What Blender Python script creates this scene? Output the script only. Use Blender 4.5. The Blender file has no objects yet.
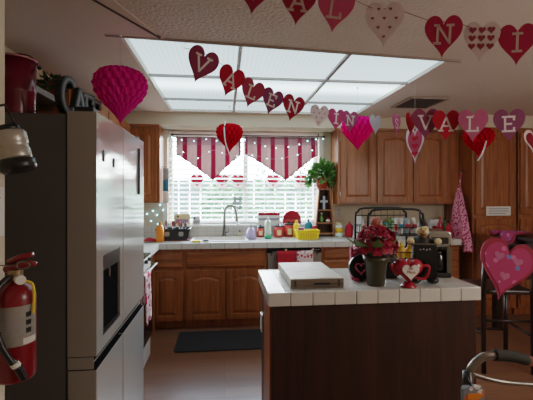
import bpy, bmesh, math, random
from mathutils import Vector, Matrix
R = random.Random(7)
C = bpy.context.scene.collection
PI = math.pi
F, HY, CX, YAW, CH = 385.0, 193.0, 266.5, math.radians(6.2), 1.44
cY, sY = math.cos(YAW), math.sin(YAW)

# ---------------------------------------------------------------- measuring: a point seen at (px,py) on a known plane
def P(px, py, D=None, X=None, Y=None, Z=None):
    xr = (px-CX)/F; zr = (HY-py)/F
    d = Vector((xr*cY+sY, cY-xr*sY, zr))
    if D is None:
        if X is not None: D = X/d.x
        elif Y is not None: D = Y/d.y
        else: D = (Z-CH)/d.z
    return Vector((d.x*D, d.y*D, CH+d.z*D))
def PX(px, Y): return P(px, HY, Y=Y).x
def PZ(py, px, Y): return P(px, py, Y=Y).z

# ---------------------------------------------------------------- materials
def lin(c):
    return tuple((v/255/12.92 if v/255 <= .04045 else ((v/255+.055)/1.055)**2.4) for v in c)+(1,)
class NT:
    def __init__(s, name):
        s.m = bpy.data.materials.new(name); s.m.use_nodes = True
        s.t = s.m.node_tree; s.t.nodes.clear()
        s.out = s.t.nodes.new('ShaderNodeOutputMaterial')
    def n(s, kind, **kw):
        nd = s.t.nodes.new('ShaderNode'+kind)
        for k, v in kw.items():
            if k in nd.inputs: nd.inputs[k].default_value = v
            else: setattr(nd, k, v)
        return nd
    def l(s, a, b): s.t.links.new(a, b)
    def math(s, op, a, b=None, c=None):
        nd = s.n('Math', operation=op)
        for i, v in enumerate((a, b, c)):
            if v is None: continue
            if hasattr(v, 'is_linked'): s.l(v, nd.inputs[i])
            else: nd.inputs[i].default_value = v
        return nd.outputs[0]
    def mix(s, f, a, b):
        nd = s.n('MixRGB')
        for i, v in enumerate((f, a, b)):
            if hasattr(v, 'is_linked'): s.l(v, nd.inputs[i])
            else: nd.inputs[i].default_value = v
        return nd.outputs[0]
    def coord(s, scale=(1, 1, 1), kind='Object', rnd=False):
        tc = s.n('TexCoord'); mp = s.n('Mapping'); mp.inputs['Scale'].default_value = scale
        s.l(tc.outputs[kind], mp.inputs['Vector'])
        if rnd:
            oi = s.n('ObjectInfo'); k = s.math('MULTIPLY', oi.outputs['Random'], 13.7)
            cb = s.n('CombineXYZ')
            for i in range(3): s.l(k, cb.inputs[i])
            s.l(cb.outputs[0], mp.inputs['Location'])
        return mp.outputs[0]
    def noise(s, vec, scale, detail=3, rough=.5):
        nd = s.n('TexNoise'); nd.inputs['Scale'].default_value = scale
        nd.inputs['Detail'].default_value = detail; nd.inputs['Roughness'].default_value = rough
        s.l(vec, nd.inputs['Vector']); return nd.outputs['Fac']
    def sep(s, vec):
        nd = s.n('SeparateXYZ'); s.l(vec, nd.inputs[0]); return nd.outputs
    def bsdf(s, col, rough=.5, metal=0, bump=None, bd=.01, bs=.3, **kw):
        b = s.n('BsdfPrincipled', **kw)
        if hasattr(col, 'is_linked'): s.l(col, b.inputs['Base Color'])
        else: b.inputs['Base Color'].default_value = col
        if hasattr(rough, 'is_linked'): s.l(rough, b.inputs['Roughness'])
        else: b.inputs['Roughness'].default_value = rough
        b.inputs['Metallic'].default_value = metal
        if bump is not None:
            bn = s.n('Bump'); bn.inputs['Distance'].default_value = bd; bn.inputs['Strength'].default_value = bs
            s.l(bump, bn.inputs['Height']); s.l(bn.outputs[0], b.inputs['Normal'])
        s.l(b.outputs[0], s.out.inputs[0]); return b
def dark(c, k): return tuple(v*k for v in c[:3])+(1,)
def plain(name, c, rough=.5, metal=0, var=.18, scale=14, bump=0, bscale=60, emit=0, trans=0):
    t = NT(name); v = t.coord(rnd=True); c = lin(c)
    f = t.noise(v, scale)
    col = t.mix(f, dark(c, 1-var), dark(c, 1+var*.6))
    b = t.bsdf(col, rough, metal, t.noise(v, bscale) if bump else None, .01, bump)
    if emit:
        t.l(col, b.inputs['Emission Color']); b.inputs['Emission Strength'].default_value = emit
    if trans: b.inputs['Transmission Weight'].default_value = trans
    return t.m
def wood(name, c1, c2, axis='z', rough=.38, s=1.0):
    t = NT(name)
    sc = {'z': (26*s, 26*s, 1.6*s), 'x': (1.6*s, 26*s, 26*s), 'y': (26*s, 1.6*s, 26*s)}[axis]
    v = t.coord(sc, rnd=True)
    a = t.noise(v, 1.0, 6, .62); b = t.noise(v, 3.2, 3, .5)
    g = t.math('MULTIPLY_ADD', b, .35, t.math('MULTIPLY', a, .75))
    rp = t.n('ValToRGB'); t.l(g, rp.inputs[0])
    rp.color_ramp.elements[0].position = .36; rp.color_ramp.elements[0].color = lin(c1)
    rp.color_ramp.elements[1].position = .68; rp.color_ramp.elements[1].color = lin(c2)
    t.bsdf(rp.outputs[0], rough, 0, g, .004, .25)
    return t.m
M = {}
M['oak'] = wood('oak vertical grain', (104, 54, 23), (162, 94, 46))
M['oak_h'] = wood('oak horizontal grain', (104, 54, 23), (162, 94, 46), 'x')
M['oak_y'] = wood('oak grain along depth', (104, 54, 23), (162, 94, 46), 'y')
M['island'] = wood('dark stained panel', (22, 12, 8), (58, 31, 20), 'z', .42, .6)
M['darkwood'] = wood('dark chair wood', (22, 13, 10), (42, 25, 19), 'z', .3)
M['shelfwood'] = wood('shelf wood', (60, 38, 24), (92, 62, 40), 'y', .5)
M['cherry'] = wood('small shelf wood', (110, 64, 36), (164, 104, 62), 'z', .45)
def wall_mat(name, c, b=.15, sc=90, rough=.85):
    t = NT(name); v = t.coord()
    t.bsdf(t.mix(t.noise(v, 2.0), dark(lin(c), .94), dark(lin(c), 1.05)), rough, 0, t.noise(v, sc, 4), .01, b)
    return t.m
M['wall'] = wall_mat('cream wall paint', (206, 192, 168))
def ceil_mat():
    # heavy stipple by the light box, flattening out toward the dining side
    t = NT('stippled ceiling'); v = t.coord(); o = t.sep(v)
    mr = t.n('MapRange'); t.l(o[0], mr.inputs[0]); mr.inputs[1].default_value = .5; mr.inputs[2].default_value = 1.5
    mr.inputs[3].default_value = 1; mr.inputs[4].default_value = .06
    hgt = t.math('MULTIPLY', t.noise(v, 48, 4), mr.outputs[0])
    t.bsdf(t.mix(t.noise(v, 2.0), lin((214, 197, 182)), lin((226, 209, 195))), .85, 0, hgt, .012, 1.0)
    return t.m
M['ceil'] = ceil_mat()
M['ceil_smooth'] = wall_mat('smooth ceiling paint', (224, 200, 182), .05)
M['soffit'] = wall_mat('soffit paint', (214, 200, 176), .05)
def floor_mat():
    t = NT('brown plank floor'); v = t.coord()
    br = t.n('TexBrick'); br.inputs['Scale'].default_value = 1.0
    br.inputs['Brick Width'].default_value = 1.2; br.inputs['Row Height'].default_value = .13
    br.inputs['Mortar Size'].default_value = .002; br.inputs['Bias'].default_value = 0
    br.inputs['Color1'].default_value = lin((96, 62, 44)); br.inputs['Color2'].default_value = lin((124, 84, 60))
    br.inputs['Mortar'].default_value = lin((40, 22, 16)); t.l(v, br.inputs['Vector'])
    g = t.noise(t.coord((2, 40, 1)), 1.5, 6)
    col = t.mix(.5, br.outputs['Color'], t.mix(g, lin((62, 38, 27)), lin((150, 104, 76))))
    t.bsdf(col, t.math('MULTIPLY_ADD', g, .15, .24), 0, br.outputs['Fac'], .002, -.3)
    return t.m
M['floor'] = floor_mat()
def tile_mat(name, size, c, grout, rough=.22, axes='xy', gw=.05, off=(0, 0)):
    t = NT(name); o = t.sep(t.coord())
    pick = {'x': o[0], 'y': o[1], 'z': o[2]}
    ds = []
    for i, a in enumerate(axes):
        fr = t.math('FRACT', t.math('MULTIPLY_ADD', pick[a], 1/size, off[i]+100))
        ds.append(t.math('ABSOLUTE', t.math('SUBTRACT', fr, .5)))
    d = t.math('MAXIMUM', ds[0], ds[1])
    mp = t.n('MapRange'); t.l(d, mp.inputs[0]); mp.inputs[1].default_value = .5-gw; mp.inputs[2].default_value = .5-gw*.45
    f = mp.outputs[0]
    nz = t.noise(t.coord(), 5)
    col = t.mix(f, t.mix(nz, dark(lin(c), .93), dark(lin(c), 1.03)), lin(grout))
    t.bsdf(col, t.math('MULTIPLY_ADD', f, .5, rough), 0, f, .003, -.5)
    return t.m
M['tile_top'] = tile_mat('white counter tiles', .108, (216, 213, 206), (138, 134, 128))
M['tile_splash'] = tile_mat('white backsplash tiles', .108, (214, 208, 198), (186, 180, 170), axes='xz')
M['tile_edge'] = plain('white edge tile glaze', (214, 210, 202), .2, var=.06)
M['grout'] = plain('grey grout', (128, 118, 106), .9)
def steel(name, c, rough, axis):
    t = NT(name); sc = {'z': (240, 240, 3), 'y': (240, 3, 240)}[axis]
    v = t.coord(sc); g = t.noise(v, 1, 3)
    w = t.noise(t.coord((1.5, 1.5, 1.0)), 2.2, 1)
    rd = t.noise(t.coord((2, 2, 420)), 1, 1)
    hgt = t.math('MULTIPLY_ADD', rd, .08, w)
    t.bsdf(t.mix(g, dark(lin(c), .9), lin(c)), t.math('MULTIPLY_ADD', g, .05, rough), .45, hgt, .012, .06)
    return t.m
def void_mat():
    t = NT('matte black recess'); b = t.n('BsdfDiffuse'); t.l(t.mix(t.noise(t.coord(), 20), (.006, .006, .007, 1), (.010, .010, .011, 1)), b.inputs[0]); t.l(b.outputs[0], t.out.inputs[0]); return t.m
M['void'] = void_mat()
M['steel'] = steel('brushed stainless doors', (206, 205, 202), .06, 'z')
M['steel_edge'] = plain('stainless door edge', (158, 150, 142), .45, .4, .05, 4)
M['chrome'] = plain('chrome', (166, 165, 163), .2, 1, .05)
M['nickel'] = plain('brushed nickel', (128, 124, 118), .28, 1, .06)
M['fridge_side'] = plain('charcoal fridge side', (86, 83, 79), .45, 0, .06, 3, .1, 300)
M['black'] = plain('black plastic', (18, 17, 17), .35, 0, .1)
M['black_gloss'] = plain('black gloss', (12, 12, 13), .12, 0, .05)
M['wire'] = plain('black wire', (15, 14, 14), .4, .3, .1)
M['white'] = plain('white paint', (226, 222, 214), .4, 0, .05)
M['blind'] = plain('white blind slat', (232, 230, 224), .45, 0, .04)
M['paper'] = plain('white paper', (226, 222, 220), .8, 0, .05)
M['ext_red'] = plain('fire extinguisher red', (120, 10, 22), .28, 0, .08)
M['red'] = plain('glossy red', (158, 14, 40), .25, 0, .1)
M['redcloth'] = plain('red cotton', (172, 18, 40), .85, 0, .15, 60, .3, 300)
M['bucket'] = plain('dark red metal bucket', (104, 12, 34), .22, .1, .2, 8)
M['label'] = plain('silver grey label', (150, 146, 140), .5, .2, .2, 60)
M['yellow'] = plain('yellow plastic', (240, 206, 28), .35, 0, .08)
M['gold'] = plain('yellow bottle', (220, 170, 20), .3, 0, .1)
M['orange'] = plain('orange plastic', (226, 128, 20), .4, 0, .12)
M['teal'] = plain('teal plastic', (20, 118, 150), .35, 0, .1)
M['lavender'] = plain('lavender plastic', (176, 164, 206), .35, 0, .06)
M['green'] = plain('green liquid', (60, 170, 120), .2, 0, .1)
M['mint'] = plain('clear mint plastic', (206, 226, 214), .2, 0, .06)
M['terracotta'] = plain('terracotta', (168, 62, 38), .7, 0, .2, 20)
M['leaf'] = plain('leaf green', (98, 148, 70), .5, 0, .35, 30)
M['leaf_dark'] = plain('dark leaf', (58, 92, 42), .5, 0, .3, 30)
M['stem'] = plain('green stem', (70, 84, 40), .6)
M['petal'] = plain('crimson petal', (166, 12, 54), .6, 0, .4, 40)
M['olive'] = plain('olive glazed pot', (62, 58, 34), .3, 0, .3, 10)
M['cream'] = plain('cream ceramic', (226, 206, 158), .35, 0, .15)
M['peach'] = plain('peach fruit', (206, 110, 86), .5, 0, .3, 8)
M['mat_rubber'] = plain('black rubber mat', (26, 28, 32), .8, 0, .2, 80, .4, 200)
M['pinkribbon'] = plain('pink ribbon', (214, 96, 130), .6)
M['bulb'] = plain('fairy light bulb', (150, 232, 255), .4, 0, .02, emit=9)
M['foam'] = plain('grey foam grip', (36, 35, 31), .8, 0, .15, 80, .3, 300)
M['alu'] = plain('brushed aluminium tube', (140, 136, 130), .32, .9, .06)
M['skin_pink'] = plain('pinkish grip end', (176, 130, 112), .6)
M['glitter'] = plain('pale glitter letter', (190, 158, 152), .45, .1, .25, 200)
M['white_letter'] = plain('white letter', (226, 206, 204), .6, 0, .06)
M['twine'] = plain('red twine', (140, 40, 50), .8)
M['thread'] = plain('white thread', (200, 196, 190), .7)
M['bag_film'] = plain('white plastic bag', (206, 208, 206), .3, 0, .15, 10, .5, 20)
M['tan'] = plain('tan box', (170, 120, 80), .7, 0, .2)
M['cardgrey'] = plain('pale grey print', (150, 150, 156), .7)
M['blueprint'] = plain('pale blue package', (150, 176, 196), .5, 0, .3, 30)
PAPER = {}
def paper(c):
    g_ = sum(c)/3; c = tuple(int(v*.80+g_*.16+6) for v in c)
    if c not in PAPER:
        t = NT('heart card %d %d %d' % c); v = t.coord(rnd=True)
        col = t.mix(t.noise(v, 30), dark(lin(c), .86), dark(lin(c), 1.08))
        b = t.n('BsdfDiffuse'); tr = t.n('BsdfTranslucent'); mx = t.n('MixShader'); mx.inputs[0].default_value = .3
        t.l(col, b.inputs[0]); t.l(col, tr.inputs[0]); t.l(b.outputs[0], mx.inputs[1]); t.l(tr.outputs[0], mx.inputs[2])
        t.l(mx.outputs[0], t.out.inputs[0]); PAPER[c] = t.m
    return PAPER[c]
def tissue(name, c, tr=.35, c2=None):
    t = NT(name); v = t.coord(); col = t.mix(t.noise(v, 12), dark(lin(c), .8), lin(c))
    b = t.n('BsdfDiffuse'); q = t.n('BsdfTranslucent'); mx = t.n('MixShader'); mx.inputs[0].default_value = tr
    t.l(col, b.inputs[0]); t.l(col, q.inputs[0]); t.l(b.outputs[0], mx.inputs[1]); t.l(q.outputs[0], mx.inputs[2])
    t.l(mx.outputs[0], t.out.inputs[0]); return t.m
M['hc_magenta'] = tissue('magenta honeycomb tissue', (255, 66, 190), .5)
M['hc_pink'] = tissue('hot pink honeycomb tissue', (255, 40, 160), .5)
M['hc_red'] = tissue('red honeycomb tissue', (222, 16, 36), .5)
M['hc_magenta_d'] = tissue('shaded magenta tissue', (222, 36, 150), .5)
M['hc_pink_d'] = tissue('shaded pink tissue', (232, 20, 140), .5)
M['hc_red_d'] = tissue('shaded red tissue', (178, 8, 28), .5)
def spots(name, base, dot, scale, size=.36, rough=.85, third=None):
    t = NT(name); v = t.coord()
    vo = t.n('TexVoronoi'); vo.inputs['Scale'].default_value = scale; t.l(v, vo.inputs['Vector'])
    f = t.math('LESS_THAN', vo.outputs['Distance'], size)
    d = lin(dot)
    if third: 
        cs = t.n('SeparateColor'); t.l(vo.outputs['Color'], cs.inputs[0])
        d = t.mix(t.math('GREATER_THAN', cs.outputs[0], .5), lin(dot), lin(third))
    col = t.mix(f, lin(base), d)
    t.bsdf(col, rough, 0, t.noise(v, 200), .005, .3); return t.m
M['apron'] = spots('pink cloth with red hearts', (240, 156, 180), (184, 40, 80), 36, .45)
M['hearttowel'] = spots('white towel with red hearts', (232, 206, 208), (190, 30, 50), 30, .42)
M['giftbag'] = spots('pink patterned paper', (186, 44, 84), (226, 150, 170), 40, .3, .5)
M['matpink'] = spots('pink placemat print', (160, 44, 88), (100, 110, 166), 15, .28, .8, (196, 98, 140))
M['pillred'] = plain('red placemat border', (138, 18, 46), .75, 0, .25, 30)
M['fruitbag'] = spots('peach fruit', (176, 92, 78), (206, 140, 108), 20, .4, .5)
def valance_mat():
    t = NT('striped valance cloth'); o = t.sep(t.coord())
    fr = t.math('FRACT', t.math('MULTIPLY_ADD', o[0], 1/.168, 100.13))
    f = t.math('LESS_THAN', fr, .31)
    band = t.math('GREATER_THAN', o[2], -.10)
    base = t.mix(t.noise(t.coord((80, 80, 3)), 1), lin((166, 140, 138)), lin((196, 170, 168)))
    col = t.mix(f, base, lin((150, 52, 80)))
    col = t.mix(t.math('MULTIPLY', band, .45), col, lin((128, 100, 112)))
    b = t.n('BsdfDiffuse'); q = t.n('BsdfTranslucent'); mx = t.n('MixShader'); mx.inputs[0].default_value = .45
    t.l(col, b.inputs[0]); t.l(col, q.inputs[0]); t.l(b.outputs[0], mx.inputs[1]); t.l(q.outputs[0], mx.inputs[2])
    t.l(mx.outputs[0], t.out.inputs[0]); return t.m
M['valance'] = valance_mat()
M['piping'] = plain('dark valance edging', (96, 60, 66), .8)
def glass_mat():
    t = NT('window glass'); a = t.n('BsdfTransparent'); g = t.n('BsdfGlossy'); g.inputs['Roughness'].default_value = .02
    mx = t.n('MixShader'); mx.inputs[0].default_value = .05
    t.l(a.outputs[0], mx.inputs[1]); t.l(g.outputs[0], mx.inputs[2]); t.l(mx.outputs[0], t.out.inputs[0]); return t.m
M['glass'] = glass_mat()
def diffuser_mat():
    # lit diffuser sheet: fine prismatic ribs, brighter under the tubes that run across the box
    t = NT('lit prismatic diffuser'); o = t.sep(t.coord())
    rib = t.math('MULTIPLY_ADD', t.math('SINE', t.math('MULTIPLY', o[0], 190)), .05, .95)
    def tube(y0, w, k):
        d = t.math('DIVIDE', t.math('SUBTRACT', o[1], y0), w)
        return t.math('MULTIPLY', t.math('POWER', 2.718, t.math('MULTIPLY', t.math('MULTIPLY', d, d), -1)), k)
    s = t.math('ADD', t.math('ADD', tube(3.36, .16, .75), tube(3.0, .5, .1)), .50)
    e = t.n('Emission'); e.inputs[0].default_value = lin((222, 242, 248))
    t.l(t.math('MULTIPLY', t.math('MULTIPLY', s, rib), DIFF), e.inputs[1])
    t.l(e.outputs[0], t.out.inputs[0]); return t.m
DIFF = 1.25
M['diffuser'] = diffuser_mat()
def board_mat():
    t = NT('whitewashed weathered wood'); v = t.coord((3, 14, 14)); g = t.noise(v, 1.5, 6, .7)
    rp = t.n('ValToRGB'); t.l(g, rp.inputs[0])
    rp.color_ramp.elements[0].position = .3; rp.color_ramp.elements[0].color = lin((140, 126, 108))
    rp.color_ramp.elements[1].position = .5; rp.color_ramp.elements[1].color = lin((212, 204, 190))
    t.bsdf(rp.outputs[0], .5, 0, g, .003, .3); return t.m
M['board'] = board_mat()
M['board_edge'] = wood('weathered dark board edge', (62, 50, 40), (120, 102, 84), 'x', .6, 1.5)

# ---------------------------------------------------------------- mesh building
class MB:
    def __init__(s): s.bm = bmesh.new(); s.mi = 0; s.mark = 0
    def _f(s, vs, faces, smooth):
        bv = [s.bm.verts.new(v) for v in vs]
        for f in faces:
            try:
                fc = s.bm.faces.new([bv[i] for i in f]); fc.smooth = smooth; fc.material_index = s.mi
            except ValueError: pass
        return s
    def box(s, x0, x1, y0, y1, z0, z1):
        v = [(x, y, z) for x in (x0, x1) for y in (y0, y1) for z in (z0, z1)]
        return s._f(v, [(0, 1, 3, 2), (4, 6, 7, 5), (0, 4, 5, 1), (2, 3, 7, 6), (0, 2, 6, 4), (1, 5, 7, 3)], False)
    def prism(s, poly, y0, y1, smooth=False):
        n = len(poly)
        v = [(p[0], y0, p[1]) for p in poly]+[(p[0], y1, p[1]) for p in poly]
        fs = [tuple(range(n)), tuple(range(2*n-1, n-1, -1))]+[(i, i+n, (i+1) % n+n, (i+1) % n) for i in range(n)]
        return s._f(v, fs, False)
    def tube(s, pts, r, n=8, closed=False, cap=True):
        pts = [Vector(p) for p in pts]; m = len(pts)
        rs = r if isinstance(r, (list, tuple)) else [r]*m
        up = None; vs = []
        for i, p in enumerate(pts):
            if closed: t = pts[(i+1) % m]-pts[i-1]
            else: t = pts[min(i+1, m-1)]-pts[max(i-1, 0)]
            t.normalize()
            if up is None: up = t.orthogonal().normalized()
            else:
                up = up-t*up.dot(t)
                up = up.normalized() if up.length > 1e-6 else t.orthogonal().normalized()
            w = t.cross(up)
            for k in range(n):
                a = 2*PI*k/n; vs.append(p+(up*math.cos(a)+w*math.sin(a))*rs[i])
        fs = []
        for i in range(m if closed else m-1):
            j = (i+1) % m
            for k in range(n): fs.append((i*n+k, i*n+(k+1) % n, j*n+(k+1) % n, j*n+k))
        if cap and not closed: fs += [tuple(range(n-1, -1, -1)), tuple((m-1)*n+k for k in range(n))]
        return s._f(vs, fs, True)
    def cyl(s, p, q, r0, r1=None, n=20):
        p, q = Vector(p), Vector(q); r1 = r0 if r1 is None else r1
        t = (q-p).normalized(); u = t.orthogonal().normalized(); w = t.cross(u); vs = []
        for c, r in ((p, r0), (q, r1)):
            for k in range(n):
                a = 2*PI*k/n; vs.append(c+(u*math.cos(a)+w*math.sin(a))*r)
        b0 = len(vs)
        bv = [s.bm.verts.new(v) for v in vs]
        for k in range(n):
            fc = s.bm.faces.new((bv[k], bv[(k+1) % n], bv[n+(k+1) % n], bv[n+k])); fc.smooth = True; fc.material_index = s.mi
        for loop in ([bv[k] for k in range(n-1, -1, -1)], [bv[n+k] for k in range(n)]):
            nv = [s.bm.verts.new(v.co) for v in loop]
            fc = s.bm.faces.new(nv); fc.material_index = s.mi
        return s
    def lathe(s, prof, c=(0, 0, 0), n=28, rmod=None, smooth=True):
        vs = []
        for i, (r, z) in enumerate(prof):
            for k in range(n):
                a = 2*PI*k/n; rr = max(r, 1e-4)*(rmod(i, k) if rmod else 1)
                vs.append((c[0]+rr*math.cos(a), c[1]+rr*math.sin(a), c[2]+z))
        fs = [(i*n+k, i*n+(k+1) % n, (i+1)*n+(k+1) % n, (i+1)*n+k) for i in range(len(prof)-1) for k in range(n)]
        return s._f(vs, fs, smooth)
    def ball(s, c, r, n=14, m=9):
        r = (r, r, r) if not isinstance(r, (tuple, list)) else r
        vs = []; 
        for i in range(m+1):
            b = PI*i/m
            for k in range(n):
                a = 2*PI*k/n
                vs.append((c[0]+r[0]*math.sin(b)*math.cos(a), c[1]+r[1]*math.sin(b)*math.sin(a), c[2]-r[2]*math.cos(b)))
        fs = [(i*n+k, i*n+(k+1) % n, (i+1)*n+(k+1) % n, (i+1)*n+k) for i in range(m) for k in range(n)]
        return s._f(vs, fs, True)
    def bar(s, p, q, w, y0, y1):
        p, q = Vector(p), Vector(q); t = (q-p).normalized(); nn = Vector((-t.y, t.x))*w/2; e = t*w*.0
        return s.prism([tuple(p-nn-e), tuple(q-nn+e), tuple(q+nn+e), tuple(p+nn-e)], y0, y1)
    def grid(s, fn, nu, nv, smooth=True):
        vs = [fn(u/nu, v/nv) for u in range(nu+1) for v in range(nv+1)]
        fs = [(u*(nv+1)+v, (u+1)*(nv+1)+v, (u+1)*(nv+1)+v+1, u*(nv+1)+v+1) for u in range(nu) for v in range(nv)]
        return s._f(vs, fs, smooth)
    def begin(s): s.mark = len(s.bm.verts); return s
    def xf(s, mat):
        s.bm.verts.ensure_lookup_table()
        for v in s.bm.verts[s.mark:]: v.co = mat @ v.co
        return s
    def build(s, name, mats, parent=None, loc=None, bevel=0, solid=0, rot=None):
        bmesh.ops.remove_doubles(s.bm, verts=s.bm.verts, dist=1e-6) if False else None
        bmesh.ops.recalc_face_normals(s.bm, faces=s.bm.faces)
        me = bpy.data.meshes.new(name); s.bm.to_mesh(me); s.bm.free()
        for m in (mats if isinstance(mats, (list, tuple)) else [mats]): me.materials.append(m)
        o = bpy.data.objects.new(name, me); C.objects.link(o)
        if parent is not None: o.parent = parent
        if loc is not None: o.location = loc
        if rot is not None: o.rotation_euler = rot
        if solid:
            md = o.modifiers.new('thick', 'SOLIDIFY'); md.thickness = solid; md.offset = 0
        if bevel:
            md = o.modifiers.new('edge', 'BEVEL'); md.width = bevel; md.segments = 2; md.limit_method = 'ANGLE'
        return o
def thing(name, label, cat, loc=(0, 0, 0), rz=0, group=None):
    o = bpy.data.objects.new(name, None); C.objects.link(o); o.empty_display_size = .05
    o.location = loc; o.rotation_euler = (0, 0, rz); return tag(o, label, cat, group)
def tag(o, label, cat, group=None):
    o['label'] = label; o['category'] = cat
    if group: o['group'] = group
    return o
def struct(o, label=None):
    o['kind'] = 'structure'
    if label: o['label'] = label
    return o
def lab(o, label): o['label'] = label; return o
def copy_tree(o, parent=None):
    c = o.copy(); C.objects.link(c)
    if parent is not None: c.parent = parent
    for ch in o.children: copy_tree(ch, c)
    return c
def text_bm(mb, s, size, mat4, extrude=.0006):
    cu = bpy.data.curves.new('t', 'FONT'); cu.body = s; cu.size = size; cu.extrude = extrude; cu.align_x = 'CENTER'; cu.align_y = 'CENTER'
    o = bpy.data.objects.new('t', cu); C.objects.link(o); dg = bpy.context.evaluated_depsgraph_get(); dg.update()
    me = bpy.data.meshes.new_from_object(o.evaluated_get(dg))
    vs = [mat4 @ v.co for v in me.vertices]; fs = [tuple(p.vertices) for p in me.polygons]
    mb._f(vs, fs, False)
    bpy.data.objects.remove(o); bpy.data.curves.remove(cu); bpy.data.meshes.remove(me)
STAND = Matrix(((1, 0, 0, 0), (0, 0, 1, 0), (0, 1, 0, 0), (0, 0, 0, 1)))       # xy text -> xz plane facing -y
def at(x, y, z): return Matrix.Translation((x, y, z)) @ STAND
def heart(w, h, n=44, cx=0, cz=0):
    pts = []
    for i in range(n):
        t = 2*PI*i/n
        x = math.sin(t)**3; y = (13*math.cos(t)-5*math.cos(2*t)-2*math.cos(3*t)-math.cos(4*t)+2.6)/29
        pts.append((cx+x*w/2, cz+y*h))
    return pts
def rrect(x0, x1, z0, z1, r, n=5):
    pts = []
    for cx, cz, a0 in ((x1-r, z1-r, 0), (x0+r, z1-r, 90), (x0+r, z0+r, 180), (x1-r, z0+r, 270)):
        for k in range(n+1):
            a = math.radians(a0+90*k/n); pts.append((cx+r*math.cos(a), cz+r*math.sin(a)))
    return pts
def smooth_path(pts, sub=6):
    pts = [Vector(p) for p in pts]; out = []
    for i in range(len(pts)-1):
        a, b, c, d = pts[max(i-1, 0)], pts[i], pts[i+1], pts[min(i+2, len(pts)-1)]
        for k in range(sub):
            t = k/sub
            out.append(.5*((2*b)+(c-a)*t+(2*a-5*b+4*c-d)*t*t+(3*b-a-3*c+d)*t**3))
    return out+[pts[-1]]

# ================================================================ THE ROOM
WY, CZ, LX = 4.72, 2.35, -1.34          # back wall, ceiling height, left wall
RXW, BY = 4.5, -2.6                       # right wall, wall behind the viewer
struct(MB().box(LX, RXW, BY, WY, -.06, 0).build('floor', M['floor']), 'reddish brown wood plank floor')
WX0, WX1, WZ0, WZ1 = -.68, 1.17, 1.06, 2.19
mb = MB()
mb.box(LX-.15, WX0, WY, WY+.16, 0, CZ).box(WX1, RXW+.15, WY, WY+.16, 0, CZ)
mb.box(WX0, WX1, WY, WY+.16, 0, WZ0).box(WX0, WX1, WY, WY+.16, WZ1, CZ)
struct(mb.build('wall_back', M['wall']), 'cream wall around the kitchen window')
struct(MB().box(LX-.15, LX, 1.10, WY, 0, CZ).build('wall_left', M['wall']), 'cream wall behind the refrigerator')
struct(MB().box(LX, -.665, BY, 1.25, 0, CZ).build('wall_near', M['wall']), 'end of the wall that carries the extinguisher')
struct(MB().box(RXW, RXW+.15, BY, WY, 0, CZ).build('wall_right', M['wall']), 'wall on the dining side')
struct(MB().box(LX, RXW, BY-.15, BY, 0, CZ).build('wall_behind', M['wall']), 'wall behind the viewpoint')
BX0, BX1, BY0, BY1 = -.60, 1.53, 2.40, 4.36   # ceiling light box
mb = MB(); top = CZ+.12
mb.box(LX-.15, BX0, BY, WY+.16, CZ, top).box(BX1, RXW+.15, BY, WY+.16, CZ, top)
SK = .09
def by0(x): return BY0+SK*(2*(x-BX0)/(BX1-BX0)-1)
def skew_front(o, ylim):      # front edge of the box runs slightly askew
    for v in o.data.vertices:
        if v.co.y < ylim: v.co.y += by0(v.co.x)-BY0
    return o
mb.box(BX0, BX1, BY, BY0, CZ, top).box(BX0, BX1, BY1, WY+.16, CZ, top)
cl_ = struct(mb.build('ceiling', M['ceil']), 'stippled ceiling')
for v in cl_.data.vertices:
    if abs(v.co.y-BY0) < 1e-4: v.co.y = by0(v.co.x)
# smooth painted ceiling left of the crease and beyond the light box front
a, b = P(97, 0, Z=CZ), P(160, 36.5, Z=CZ); d = (b-a)
a2 = a-d*6
mb = MB(); z0, z1 = CZ-.006, CZ-.0005
poly = [(LX, max(BY, a2.y)), (max(a2.x, LX), max(BY, a2.y)), (b.x, b.y), (b.x+.05, by0(b.x+.05)-.004), (BX0, by0(BX0)-.004), (BX0, BY1), (LX, BY1)]
mb._f([(x, y, z0) for x, y in poly]+[(x, y, z1) for x, y in poly],
      [tuple(range(7)), tuple(range(13, 6, -1))]+[(i, (i+1) % 7, (i+1) % 7+7, i+7) for i in range(7)], False)
struct(mb.build('ceiling_left', M['ceil_smooth']), 'smooth ceiling left of the crease')
mb = MB(); q = d.normalized(); nrm = Vector((-q.y, q.x, 0))*.005; s0 = a-d*6; s0 = a-q*((a.x-LX)/q.x-.02) if True else s0
mb._f([v+Vector((0, 0, dz)) for dz in (-.012, -.001) for v in (s0-nrm, b-nrm, b+nrm, s0+nrm)],
      [(0, 1, 2, 3), (7, 6, 5, 4), (0, 1, 5, 4), (1, 2, 6, 5), (2, 3, 7, 6), (3, 0, 4, 7)], False)
struct(mb.build('trim_1', plain('brown seam strip', (74, 58, 50), .8)), 'dark seam across the ceiling')
struct(skew_front(MB().box(BX0-.08, BX1+.08, BY0-.022, BY0-.004, CZ-.012, CZ-.001).build('edge_shadow_strip', plain('edge shadow tone', (150, 132, 118), .8)), 9), 'strip standing in for the edge shadow along the light box front')  # edge shadow of the light box front, modelled as a tinted strip
struct(MB().box(-1.33, 2.84, 4.42, WY, 2.205, CZ-.001).box(2.84, RXW, 4.17, WY, 2.205, CZ-.001).build('trim_3', M['soffit']), 'soffit above cabinets and window')
struct(MB().box(-1.33, 2.66, WY-.012, WY-.001, .914, 1.05).build('trim_4', M['tile_splash']), 'white tile backsplash')

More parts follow.
